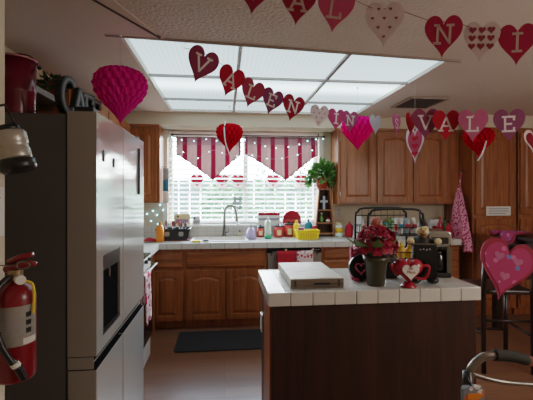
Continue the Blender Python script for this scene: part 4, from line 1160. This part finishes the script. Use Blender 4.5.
lathe_thing('drink_can', 'red can behind the right end of the yellow basket', 'can', 314.8, 235, 4.45,
    [('can_body', [(0, 0), (.028, 0), (.031, .006), (.031, .13), (.026, .138), (0, .138)], 'red'), ('lid', [(0, .1385), (.026, .1385), (.026, .142), (0, .1425)], 'nickel')])
# small wooden shelf with cross
Ys = 4.58; xs_ = PX(323.5, Ys)
t = thing('wooden_shelf', 'small tapered wooden shelf stand with a cross, in the corner by the window', 'shelf', (xs_, Ys, CT+.001))
H = .565
for s_ in (-1, 1): MB().prism([(s_*.125, 0), (s_*.108, 0), (s_*.058, H), (s_*.075, H)], -.06, .06).build('side_panel', M['cherry'], t)
mb = MB(); mb.prism([(-.107, 0.02), (.107, 0.02), (.06, H-.002), (-.06, H-.002)], .05, .058); mb.build('back_panel', plain('dark back', (70, 42, 28), .7), t)
for z in (.03, .155, .31): 
    w_ = .125-.05*z/H-.018; MB().box(-w_, w_, -.058, .049, z, z+.014).build('shelf_board', M['cherry'], t)
MB().box(-.08, .08, -.065, .062, H+.0005, H+.014).build('top_board', M['cherry'], t)
MB().box(-.135, .135, -.075, .065, -.0, .028).build('base_board', M['cherry'], t) if False else None
c0 = CT+.001
t = thing('standing_cross', 'pale blue-grey cross on the upper level of the small wooden shelf', 'cross', (xs_, Ys-.02, c0+.3245))
MB().prism([(-.014, 0), (.014, 0), (.014, .085), (.045, .085), (.045, .112), (.014, .112), (.014, .165), (-.014, .165), (-.014, .112), (-.045, .112), (-.045, .085), (-.014, .085)], -.008, .008).build('cross_body', plain('pale blue stone', (176, 190, 204), .5), t, bevel=.003)
t = lathe_thing('green_bottle', 'small green bottle on the lower level of the small wooden shelf', 'bottle', 321.5, 225, Ys-.025,
    [('bottle_body', [(0, 0), (.022, 0), (.024, .05), (.01, .075), (.009, .1), (0, .1)], 'leaf'), ('cap', [(0, .1005), (.010, .1005), (.010, .118), (0, .119)], 'white')]); t.location.z = c0+.1695
t = thing('trinket', 'small white and red trinket beside the green bottle on the wooden shelf', 'trinket', (PX(328, Ys-.03), Ys-.03, c0+.1695))
MB().ball((0, 0, .02), (.028, .02, .02)).build('trinket_body', M['white'], t); MB().ball((0, -.008, .048), (.014, .012, .012)).build('trinket_top', M['redcloth'], t)
t = thing('potted_fern', 'leafy green fern in a terracotta pot on top of the small wooden shelf', 'plant', (PX(322, Ys), Ys-.0, c0+H+.0145))
MB().lathe([(0, 0), (.06, 0), (.078, .10), (.09, .10), (.09, .13), (.08, .13), (.07, .11), (0, .10)], n=30).build('pot', M['terracotta'], t)
mb = MB(); foliage(mb, 420, (0, -.03, .16), (.19, .09, .15), .085, 12, .07); 
r = random.Random(9)
mb.build('foliage', M['leaf'], t)
mb = MB()
for k in range(26):
    a = r.uniform(0, 2*PI); l = r.uniform(.10, .2); mb.tube(smooth_path([(0, 0, .1), (math.cos(a)*l*.5, math.sin(a)*min(l, .07)*.5-.01, .22), (min(math.cos(a)*l, .08), math.sin(a)*min(l, .08)-.02, .14)], 4), .003, 5)
mb.build('stem', M['stem'], t)
# jar and red cookie jar
lathe_thing('glass_jar', 'white jar with a yellow label beside the red lidded jar', 'jar', 339, 237, 4.50,
    [('jar_body', [(0, 0), (.043, 0), (.046, .01), (.046, .05), (0, .05)], 'mint'), ('label', [(0, .0505), (.0465, .0505), (.0465, .11), (0, .11)], 'gold'), ('jar_neck', [(.046, .1105), (.046, .13), (.038, .145), (0, .145)], 'mint'), ('lid', [(0, .1455), (.04, .1455), (.04, .17), (0, .171)], 'cream')])
lathe_thing('cookie_jar', 'crimson lidded jar on the counter below the wall cabinet', 'jar', 349.5, 237, 4.45,
    [('jar_body', [(0, 0), (.05, 0), (.056, .02), (.056, .08), (.05, .105), (0, .105)], 'redcloth'), ('lid', [(.052, .1055), (.044, .135), (.022, .155), (.012, .16), (.013, .178), (0, .185)], 'redcloth')])
# clutter on the counter behind the rack
def bagfn(u, v):
    a = 2*PI*u; rr = .07*(1-.6*v**3)*(1+.12*math.sin(3*a+5*v)+.08*math.sin(7*a-9*v))
    return (rr*math.cos(a), rr*.7*math.sin(a), .27*v)
o = MB().grid(bagfn, 30, 14).build('plastic_bag', M['bag_film'], None, (PX(359, 4.35), 4.35, CT+.002)); tag(o, 'crumpled white plastic bag standing on the back counter behind the rack', 'bag')
rows = [(368, 4.5, .055, .16, 'cardgrey', 'box', 'grey carton on the back counter seen behind the peaches'),
        (377, 4.52, .06, .20, 'paper', 'box', 'white carton on the back counter behind the rack, left of the teal one'),
        (387, 4.5, .05, .17, 'teal', 'box', 'teal carton on the back counter behind the rack'),
        (397, 4.52, .06, .22, 'paper', 'box', 'tall white carton on the back counter behind the rack'),
        (407, 4.5, .05, .18, 'tan', 'box', 'tan carton on the back counter behind the rack'),
        (434, 4.52, .06, .20, 'paper', 'box', 'white carton on the back counter above the coffee maker')]
for px, Y, w_, h_, m, cat, lb_ in rows:
    t = thing('carton', lb_, cat, (PX(px, Y), Y, CT+.001), R.uniform(-.2, .2), 'cartons on the back counter')
    MB().box(-w_, w_*.9, -.04, .04, 0, h_).build('carton_body', M[m], t, bevel=.002)
    MB().box(-w_*.7, w_*.6, -.0412, -.0402, h_*.3, h_*.6).build('print', M['redcloth'] if m != 'redcloth' else M['paper'], t)
    MB().box(-w_*.9, w_*.8, -.036, .036, h_, h_+.003).build('flap', M['cardgrey'], t)
for px, Y, rad, h_, m, lb_ in (
        (440, 4.36, .03, .25, 'red', 'red bottle on the back counter beside the hanging apron'), (445, 4.45, .03, .22, 'leaf_dark', 'dark green bottle on the back counter near the hanging apron'), (448.5, 4.30, .036, .19, 'redcloth', 'red squat bottle on the back counter against the hanging apron')):
    lathe_thing('bottle', lb_, 'bottle', px, 235, Y, [('bottle_body', [(0, 0), (rad, 0), (rad, h_*.6), (rad*.4, h_*.78), (rad*.38, h_*.92), (0, h_*.92)], m), ('cap', [(0, h_*.9205), (rad*.42, h_*.9205), (rad*.42, h_), (0, h_)], 'orange' if m == 'red' else 'black')], 'bottles on the back counter')

# teal and white towel on the cabinet side
t = thing('hanging_towel', 'teal and white narrow towel hanging beside the window, under the left valance', 'towel', (-.69, 4.55, PZ(203, 164, 4.55)))
hh = PZ(168, 164, 4.55)-PZ(203, 164, 4.55)
for nm, z0, z1, m in (('towel_top', .66, 1, 'cardgrey'), ('towel_middle', .34, .659, 'teal'), ('towel_bottom', 0, .339, 'paper')):
    MB().grid(lambda u, v: (-.02+.062*u, .004*math.sin(u*8), hh*(z0+(z1-z0)*v)), 8, 4).build(nm, M[m], t, solid=.006)
MB().tube([(-.03, 0, hh+.015), (.03, 0, hh+.015), (.01, 0, hh-.01)], .004, 6).build('hook', M['wire'], t)

# ================================================================ DINING SIDE
# apron on the pantry side
t = thing('hanging_apron', 'pink apron with red hearts hanging on the side of the pantry', 'apron', (2.80, 4.28, 0))
zT, zB = 1.50, .77
def apr(u, v):
    s = 1-v; hwid = .03+.165*(1-(1-v)**2.2) if False else .03+.20*min(1, (v*1.15))**.8
    y = (u-.5)*2*hwid-.02*v
    return (-.045+.02*math.sin(u*13+2*v)*v-.02*v, y, zT+(zB-zT)*v-.03*math.sin(PI*u)*v+.08*u*v)
MB().grid(apr, 34, 26).build('cloth', M['apron'], t, solid=.004)
MB().tube(smooth_path([(-.045, -.02, zT), (-.03, 0, zT+.1), (-.02, 0, 1.69), (-.03, .01, zT+.1), (-.045, .02, zT)]), .005, 6).build('neck_loop', M['apron'], t)
MB().tube([(.03, 0, 1.70), (-.03, 0, 1.69), (-.035, 0, 1.71)], .005, 6).build('hook', M['nickel'], t)

# table
TZ = 1.02
t = thing('dining_table', 'dark counter-height dining table at the right edge of the picture', 'table', (3.42, 3.46, 0))
MB().box(-.6, .6, -.38, .38, TZ-.035, TZ).build('table_top', M['darkwood'], t, bevel=.005)
MB().box(-.54, .54, -.32, .32, TZ-.115, TZ-.036).build('apron_frame', M['darkwood'], t)
for sx in (-1, 1):
    for sy in (-1, 1): MB().box(sx*.55-.035, sx*.55+.035, sy*.33-.035, sy*.33+.035, 0, TZ-.116).build('leg', M['darkwood'], t)
def heart_sheet(w, h, fn, rings=14, n=48):
    out = heart(w, h, n); mb = MB(); vs = [fn(0, 0)]; fs = []
    for r_ in range(1, rings+1):
        for x, z in out: vs.append(fn(x*r_/rings, z*r_/rings))
    for k in range(n): fs.append((0, 1+k, 1+(k+1) % n))
    for r_ in range(rings-1):
        for k in range(n): a_, b_ = 1+r_*n, 1+(r_+1)*n; fs.append((a_+k, b_+k, b_+(k+1) % n, a_+(k+1) % n))
    return mb._f(vs, fs, True)
def placemat(px, Y, rz, label):
    x = PX(px, Y); t = thing('heart_placemat', label, 'placemat', (x, Y, TZ+.004), 0, 'pink heart placemats')
    edge = 2.82-.012
    def drape(lift):
        def f(u, v_):
            X_ = u*math.cos(rz)-v_*math.sin(rz); Y_ = u*math.sin(rz)+v_*math.cos(rz); Xw = x+X_
            puff = .012*math.cos(X_*9)*math.cos(Y_*7)+.013
            if Xw > edge: return (X_, Y_, puff+lift)
            return (edge-x-lift-.006, Y_, puff-(edge-Xw))
        return f
    heart_sheet(.44, .42, drape(0)).build('border', M['pillred'], t, solid=.004)
    heart_sheet(.38, .36, drape(.005)).build('print', M['matpink'], t, solid=.002)
    return t
def at_x(X_, Y_): 
    q = Vector((X_, Y_)); return CX+F*(X_*cY-Y_*sY)/(Y_*cY+X_*sY)
placemat(at_x(2.93, 3.62), 3.62, 1.2, 'pink heart placemat draped over the left edge of the dining table')
placemat(at_x(3.22, 3.33), 3.33, 2.2, 'pink heart placemat on the dining table, cut by the right picture edge')
# counter chair
def counter_chair(loc, rz, label):
    t = thing('counter_chair', label, 'chair', loc, rz)
    SZ_ = .66
    MB().box(-.21, .21, -.20, .21, SZ_-.035, SZ_).build('seat', M['darkwood'], t, bevel=.01)
    for sx in (-1, 1):
        MB().tube([(sx*.19, -.215, 0), (sx*.19, -.205, SZ_), (sx*.19, -.24, 1.05)], .019, 10).build('back_leg', M['darkwood'], t)
        MB().tube([(sx*.19, .19, 0), (sx*.19, .185, SZ_-.036)], .019, 10).build('front_leg', M['darkwood'], t)
        MB().tube([(sx*.19, -.21, .30), (sx*.19, .185, .30)], .011, 8).build('side_rung', M['darkwood'], t)
    for y, z in ((-.21, .42), (.186, .22)): MB().tube([(-.19, y, z), (.19, y, z)], .011, 8).build('cross_rung', M['darkwood'], t)
    for z in (.78, .90, 1.01):
        MB().box(-.172, .172, -.245+(1.05-z)*.08, -.225+(1.05-z)*.08, z-.025, z+.025).build('back_rail', M['darkwood'], t)
    return t
p = P(512, 193, D=3.08)
ch = counter_chair((p.x, p.y+.2, 0), -.18, 'dark wooden counter chair with a pink heart over its back')
M4 = ch.matrix_world
def pillow_fn():
    t = thing('heart_placemat', 'pink heart placemat with red border hung over the dark chair back', 'placemat', (p.x, p.y+.2, 0), -.18, 'pink heart placemats')
    rot = Matrix.Translation((-.085, -.325, .845)) @ Matrix.Rotation(-.10, 4, 'X') @ Matrix.Rotation(.27, 4, 'Y')
    def bend(mb):
        for v in mb.bm.verts: v.co.y += .35*v.co.x*v.co.x if v.co.x < 0 else -.2*v.co.x*v.co.x
    mb = MB().prism(heart(.40, .46, 60), -.008, .008); bend(mb); mb.mark = 0; mb.xf(rot); mb.build('border', M['pillred'], t, bevel=.003)
    mb = MB().prism(heart(.345, .395, 60), -.012, -.0085); bend(mb); mb.mark = 0; mb.xf(rot); mb.build('print', M['matpink'], t)
    apq = plain('pale pink applique', (172, 92, 126), .8)
    for c_ in ((-.07, .09), (.07, .08), (.0, -.05)):
        mb = MB().prism(heart(.075, .07, 30, c_[0], c_[1]), -.0145, -.0125); bend(mb); mb.mark = 0; mb.xf(rot); mb.build('small_heart', apq, t)
pillow_fn()
counter_chair((3.15, 2.86, 0), -.05, 'dark wooden counter chair at the near side of the table, cut by the right edge') if False else None

# walker
t = thing('walking_frame', 'aluminium walking frame with grey foam grips at the lower right corner', 'walker', P(500, 193, D=1.30)*1); t.location.z = 0
o0 = t.location.copy()
def L(px, py, D): 
    q = P(px, py, D=D); return (q.x-o0.x, q.y-o0.y, q.z)
a0 = L(469, 384, 1.30)
top = [(a0[0]-.035, a0[1], .02), (a0[0]-.010, a0[1], .62), L(469.5, 378, 1.30), L(473, 366, 1.30), L(481, 358, 1.30), L(490, 355.5, 1.30), L(510, 356, 1.31), L(528, 360.5, 1.32), L(560, 370, 1.34), L(590, 384, 1.37)]
q = top[-1]; top += [(q[0]+.03, q[1]+.01, .70), (q[0]+.06, q[1]+.02, .02)]
MB().tube(smooth_path(top, 6), .0135, 12).build('side_frame', M['alu'], t)
g0, g1 = L(494, 355, 1.30), L(526.5, 360, 1.32); MB().tube(smooth_path([g0, L(510, 356, 1.31), g1], 6), .0185, 14).build('foam_grip', M['foam'], t)
e0, e1 = L(527, 360.2, 1.32), L(545, 365.3, 1.33); MB().tube([e0, e1], .016, 12).build('grip_end', M['skin_pink'], t)
MB().tube(smooth_path([L(472, 374, 1.30), L(490, 379.5, 1.30), L(510, 383, 1.31), L(540, 385, 1.32), L(585, 386, 1.36)], 5), .008, 10).build('cross_bar', M['alu'], t)
MB().tube([L(467, 371, 1.29), L(468, 392, 1.29), L(468, 412, 1.29)], [.014, .018, .018], 10).build('fold_joint', M['black'], t)
for dx in (0,):
    MB().cyl((top[0][0], top[0][1], 0), (top[0][0], top[0][1], .05), .018).build('rubber_foot', M['black'], t)
    MB().cyl((top[-1][0], top[-1][1], 0), (top[-1][0], top[-1][1], .05), .018).build('rubber_foot', M['black'], t)
off = Vector((-.13, -.58, 0))
far = [Vector(v)+off for v in top]
MB().tube(smooth_path(far, 6), .0135, 12).build('side_frame', M['alu'], t)
for v in (far[0], far[-1]): MB().cyl((v[0], v[1], 0), (v[0], v[1], .05), .018).build('rubber_foot', M['black'], t)
MB().tube([tuple(Vector(top[-2])), tuple(far[-2])], .012, 10).build('front_bar', M['alu'], t)
b0 = P(471, 392, D=1.235)
t = thing('walker_pouch', 'patterned pouch in grey, white and orange hanging on the walking frame', 'pouch', (b0.x, b0.y, b0.z-.10))
MB().prism(rrect(-.03, .04, 0, .12, .012), -.008, .008).build('pouch_body', spots('pouch print', (120, 124, 134), (220, 110, 60), 32, .45, .7, (220, 220, 220)), t)
MB().prism(rrect(-.018, .028, .082, .10, .006), -.0105, -.0085).build('orange_patch', M['orange'], t)
MB().tube([(0, 0, .12), (-.004, .03, .15)], .004, 6).build('strap', M['black'], t)

# floor mat
o = MB().prism(rrect(-.46, .46, 3.53, 4.03, .03), 0, .012); o.mark = 0; o.xf(Matrix.Rotation(PI/2, 4, 'X')); o.xf(Matrix.Diagonal((1, -1, 1, 1)))
o = o.build('floor_mat', M['mat_rubber'], bevel=.003); 
zs_ = [v.co.z for v in o.data.vertices]; o.location.z = .001-min(zs_)
tag(o, 'black kitchen floor mat in front of the sink cabinet', 'mat')

# ================================================================ DECORATIONS
def honeycomb(px, pyt, pyb, wpx, D, mat, dk, label, cells=18, rows=16, ribbon=None):
    top_, bot = P(px, pyt, D=D), P(px, pyb, D=D); h = top_.z-bot.z; w_ = wpx*D/385*.91
    t = thing('honeycomb_heart', label, 'paper decoration', (top_.x, top_.y, bot.z))
    prof = []
    for i in range(rows+1):
        a = PI*(1-i/rows); x = math.sin(a)**3; y = (13*math.cos(a)-5*math.cos(2*a)-2*math.cos(3*a)-math.cos(4*a)+17)/29.2
        prof.append((abs(x)*w_/2+.0005, y*h))
    mb = MB(); mb.lathe(prof, n=cells*4, rmod=lambda i, k: 1+.10*math.cos(PI*2*(k/4+(.5 if i % 2 else 0)))*(1 if 0 < i < rows else 0), smooth=False)
    n4 = cells*4
    mb.bm.faces.ensure_lookup_table()
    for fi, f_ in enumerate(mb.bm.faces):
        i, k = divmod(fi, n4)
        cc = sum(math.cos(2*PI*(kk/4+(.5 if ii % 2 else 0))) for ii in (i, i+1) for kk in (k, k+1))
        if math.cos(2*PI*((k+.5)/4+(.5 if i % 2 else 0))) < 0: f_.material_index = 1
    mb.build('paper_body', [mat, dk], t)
    zz = prof[-1][1]
    MB().tube([(0, 0, zz-.01), (0, 0, CZ-.007-bot.z)], .0009, 5).build('hanging_thread', M['thread'], t)
    MB().cyl((0, 0, CZ-.014-bot.z), (0, 0, CZ-.0065-bot.z), .008, n=12).build('ceiling_tack', M['white'], t)
    if ribbon:
        MB().tube(smooth_path([(.02, -w_*.25, h*.95), (-.0, -w_*.42, h*.55), (-.01, -w_*.3, h*.15), (-.03, -w_*.15, -.03)] if ribbon == 1 else [(-w_*.16, -w_*.2, h*1.05), (-w_*.2, -w_*.46, h*.75), (-w_*.16, -w_*.4, h*.35), (-.0, -w_*.1, -.01)]), .006, 6).build('paper_strip', M['paper'], t)
    return t
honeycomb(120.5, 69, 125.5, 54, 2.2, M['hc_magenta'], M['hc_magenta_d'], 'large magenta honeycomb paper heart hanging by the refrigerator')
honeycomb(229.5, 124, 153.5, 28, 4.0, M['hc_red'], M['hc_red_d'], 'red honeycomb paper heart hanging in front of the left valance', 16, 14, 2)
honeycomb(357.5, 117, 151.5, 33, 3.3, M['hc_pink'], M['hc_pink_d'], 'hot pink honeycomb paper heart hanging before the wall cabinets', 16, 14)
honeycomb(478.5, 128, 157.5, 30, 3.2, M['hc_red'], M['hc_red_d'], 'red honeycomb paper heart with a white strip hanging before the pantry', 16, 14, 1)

def garland(label, spec, hooks, mat_letter, group):
    t = thing('heart_garland', label, 'garland', (0, 0, 0)); strings = []
    for px, py, D, w_, yaw, roll, col, kind in spec:
        if py > 60: w_ *= 1.1
        c = P(px, py, D=D); h = w_*1.2
        facing = math.atan2(c.x, c.y)   # hang roughly square to the room
        hb = MB().prism(heart(w_, h), -.0012, .0012)
        o = hb.build('heart', paper(col), t, (c.x, c.y, c.z)); o.rotation_euler = (0, roll, -facing*.6+yaw)
        nm = {(166, 30, 56): 'dark red', (196, 28, 46): 'red', (206, 74, 110): 'pink', (150, 62, 104): 'plum', (160, 58, 90): 'plum', (190, 34, 70): 'crimson', (176, 28, 48): 'red', (210, 24, 48): 'red', (206, 26, 44): 'red', (150, 62, 98): 'plum', (150, 72, 110): 'purple', (222, 196, 192): 'pale pink', (206, 206, 214): 'pale grey', (232, 150, 175): 'light pink'}.get(col, 'pink')
        if len(kind) == 1:
            mb = MB(); letter(mb, kind, h*.42, 0, h*.06, h*.055, -.0024, -.0013); mb.build('letter', mat_letter, o)
            lab(o, '%s heart with the letter %s' % (nm, kind))
        elif kind == 'dots':
            mb = MB()
            for i in range(3):
                for j in range(4):
                    x = (i-1)*w_*.30+(w_*.15 if j % 2 else 0); z = (j-1.5)*h*.20+h*.04
                    if abs(x) < w_*(.40 if z > 0 else .40+z/h*.62): mb.prism(heart(w_*.085, w_*.085, 20, x, z), -.0024, -.0013)
            mb.build('small_hearts', paper((166, 80, 84)), o); lab(o, nm+' heart printed with small red hearts')
        elif kind == 'bighearts':
            mb = MB()
            for i in range(3):
                for j in range(3): 
                    x = (i-1)*w_*.25; z = (j-1)*h*.2+h*.08
                    if abs(x) < w_*(.40 if z > 0 else .36+z/h*.6): mb.prism(heart(w_*.2, w_*.2, 24, x, z), -.0024, -.0013)
            mb.build('small_hearts', paper((170, 60, 74)), o); lab(o, nm+' heart printed with rows of larger hearts')
        rm = o.rotation_euler.to_matrix()
        for sx in (-1, 1): strings.append(Vector((c.x, c.y, c.z))+rm @ Vector((sx*w_*.27, .003, h*.36)))
    pts = [P(*hooks[0][:2], D=hooks[0][2])]+strings+[P(*hooks[1][:2], D=hooks[1][2])]
    MB().tube(pts, .0014, 5).build('string', M['twine'], t)
    for e in (pts[0], pts[-1]):
        MB().tube([e, Vector((e.x, e.y, CZ-.006))], .0008, 5).build('hanging_thread', M['thread'], t)
    return t
DR, RD, PK, PL, PP, GY, LP = (166, 30, 56), (196, 28, 46), (206, 74, 110), (150, 62, 104), (222, 196, 192), (206, 206, 214), (232, 150, 175)
garland('near heart garland across the top of the picture with V A L N I letters', [
    (254, -7, 1.52, .145, 0, .12, DR, 'V'), (298, 4, 1.53, .145, 0, .12, DR, 'A'), (335, 11, 1.54, .148, 0, .15, PK, 'L'), (384, 25, 1.56, .155, 0, .04, PP, 'dots'),
    (443, 37, 1.60, .148, 0, .06, (190, 34, 70), 'N'), (481, 42, 1.62, .142, 0, .08, PP, 'bighearts'), (517, 45, 1.64, .148, 0, .04, (190, 34, 70), 'I'), (556, 52, 1.66, .148, 0, .04, DR, 'N')],
    ((200, -26, 1.50), (610, 60, 1.7)), M['glitter'], '')
garland('far heart garland sagging before the light box and the wall cabinets, spelling VALENTINES VALE', [
    (201, 66, 2.02, .150, .2, .36, (160, 58, 90), 'V'), (230, 82, 2.28, .145, .25, .34, (210, 24, 48), 'A'), (251.5, 94, 2.42, .142, .3, .32, (190, 58, 86), 'L'), (271.5, 102, 2.52, .135, .3, .3, PL, 'E'),
    (292.5, 108.5, 2.66, .142, .2, .24, (176, 28, 48), 'N'), (319, 116.5, 2.82, .128, .2, .1, PP, 'dots'), (336, 120, 2.90, .128, .3, .08, (200, 66, 120), 'I'), (350, 122, 2.98, .13, .4, .05, (190, 80, 130), 'N'),
    (375.5, 125, 3.02, .12, .7, 0, GY, 'plain'), (396.5, 125, 3.0, .13, .95, 0, (206, 96, 150), 'S'), (410.5, 125, 2.75, .13, .95, 0, (200, 30, 52), 'dots'),
    (425.5, 124.5, 2.55, .16, .1, .02, (150, 62, 98), 'V'), (446, 126, 2.50, .155, .05, .02, (206, 26, 44), 'A'), (473, 126, 2.42, .158, 0, .02, (206, 92, 132), 'L'), (509, 126, 2.36, .158, 0, 0, (150, 72, 110), 'E')],
    ((184, 48, 1.93), (570, 122, 2.3)), M['white_letter'], '')
# two single paper hearts
def single_heart(px, pyt, pyb, w_, D, yaw, label, col, inner):
    a, b = P(px, pyt, D=D), P(px, pyb, D=D); h = a.z-b.z
    t = thing('hanging_heart', label, 'paper heart', (a.x, a.y, (a.z+b.z)/2), yaw)
    MB().prism(heart(w_, h), -.001, .001).build('card', paper(col), t)
    MB().prism(heart(w_*.78, h*.76), -.0022, -.0012).build('inner_heart', paper(inner), t)
    if px < 500:
        mb = MB()
        for z in (.16, -.04, -.24): mb.prism(heart(w_*.36, h*.14, 24, 0, z*h), -.0034, -.0024)
        mb.build('printed_pattern', paper((214, 30, 48)), t)
    MB().tube([(0, 0, h*.3), (0, 0, CZ-.006-(a.z+b.z)/2)], .0008, 5).build('hanging_thread', M['thread'], t)
single_heart(415, 126, 164, .19, 3.1, -1.35+.12, 'narrow pink and white paper heart turned edge-on before the wall cabinets', (232, 200, 206), (206, 70, 96))
single_heart(533, 130, 153, .13, 2.5, 0, 'white-rimmed red paper heart hanging at the right picture edge', (226, 206, 206), (150, 30, 44))

# fairy lights along the valances
t = thing('fairy_lights', 'string of small bluish fairy lights draped along the window valances', 'string lights', (0, 0, 0))
Yl = WY-.085; keys = [(172, 137), (190, 141), (210, 139), (226, 143), (242, 139), (258, 144), (276, 148), (296, 145), (310, 140), (323, 138.5)]
pts = smooth_path([P(x, y, Y=Yl) for x, y in keys], 5)
drop = smooth_path([P(172, 137, Y=Yl), P(170.5, 158, Y=Yl), P(171, 178, Y=Yl), P(170, 196, Y=Yl)], 4)
MB().tube(pts, .0015, 5).tube(drop, .0015, 5).build('wire', M['wire'], t)
low = smooth_path([P(180, 150, Y=Yl), P(198, 158, Y=Yl), P(213, 150, Y=Yl), P(232, 156, Y=Yl), P(252, 155, Y=Yl), P(272, 159, Y=Yl), P(292, 156, Y=Yl), P(312, 150, Y=Yl)], 4)
MB().tube(low, .0012, 5).build('wire', M['thread'], t)
bulb0 = None
for i, q_ in enumerate(pts[::3]+low[1::3]+drop[::4]):
    if bulb0 is None: bulb0 = MB().ball((0, 0, 0), .0055, 8, 6).build('bulb', M['bulb'], t, q_-Vector((0, .008, .004)))
    else:
        c = bulb0.copy(); C.objects.link(c); c.parent = t; c.location = q_-Vector((0, .008, .004))
t = thing('fairy_lights', 'short string of fairy lights on the backsplash behind the dish drainer', 'string lights', (0, 0, 0))
Yl = WY-.02; keys = [(147, 214), (153, 211), (157, 215), (160, 205), (163, 210), (151, 221), (158, 224)]
pts = [P(x, y, Y=Yl) for x, y in keys]
MB().tube(smooth_path(pts, 4), .0012, 5).build('wire', M['thread'], t)
for q_ in pts:
    c = bulb0.copy(); C.objects.link(c); c.parent = t; c.location = q_

# ================================================================ LIGHT
wd = bpy.data.worlds.new('World'); bpy.context.scene.world = wd; wd.use_nodes = True
nt = wd.node_tree; nt.nodes.clear()
out = nt.nodes.new('ShaderNodeOutputWorld'); bg = nt.nodes.new('ShaderNodeBackground')
tc = nt.nodes.new('ShaderNodeTexCoord'); sp = nt.nodes.new('ShaderNodeSeparateXYZ'); rp = nt.nodes.new('ShaderNodeValToRGB')
nt.links.new(tc.outputs['Generated'], sp.inputs[0]); nt.links.new(sp.outputs[2], rp.inputs[0])
rp.color_ramp.elements[0].color = (.95, 1, 1, 1); rp.color_ramp.elements[0].position = 0
rp.color_ramp.elements[1].color = (.62, .80, 1, 1); rp.color_ramp.elements[1].position = .6
nt.links.new(rp.outputs[0], bg.inputs[0]); bg.inputs[1].default_value = 19.0; nt.links.new(bg.outputs[0], out.inputs[0])
def area(name, loc, rot, sx, sy, e, col=(1, 1, 1), portal=False):
    l = bpy.data.lights.new(name, 'AREA'); l.shape = 'RECTANGLE'; l.size = sx; l.size_y = sy; l.energy = e; l.color = col
    o = bpy.data.objects.new(name, l); C.objects.link(o); o.location = loc; o.rotation_euler = rot
    if portal: l.cycles.is_portal = True
    return o
area('window_portal', ((WX0+WX1)/2, WY+.15, (WZ0+WZ1)/2), (-PI/2, 0, 0), WX1-WX0, WZ1-WZ0, 1, portal=True)
pl = bpy.data.lights.new('fill_light', 'POINT'); pl.energy = 34; pl.color = (1, .93, .87); pl.shadow_soft_size = .3  # added fill light without a fixture, lifts the ceiling and pantry
po = bpy.data.objects.new('fill_light', pl); C.objects.link(po); po.location = (2.9, .3, 1.75)

# ================================================================ CAMERA
cam = bpy.data.cameras.new('camera'); co = bpy.data.objects.new('camera', cam); C.objects.link(co)
co.location = (0, 0, CH); co.rotation_euler = (PI/2, 0, -YAW)
cam.sensor_width = 36; cam.lens = F/533*36; cam.shift_y = -(200-HY)/533; cam.clip_start = .02
sc = bpy.context.scene; sc.camera = co
sc.view_settings.view_transform = 'Filmic'; sc.view_settings.look = 'None'; sc.view_settings.exposure = 1.2
sc.cycles.max_bounces = 8; sc.cycles.use_denoising = True
sc.cycles.sample_clamp_indirect = 4
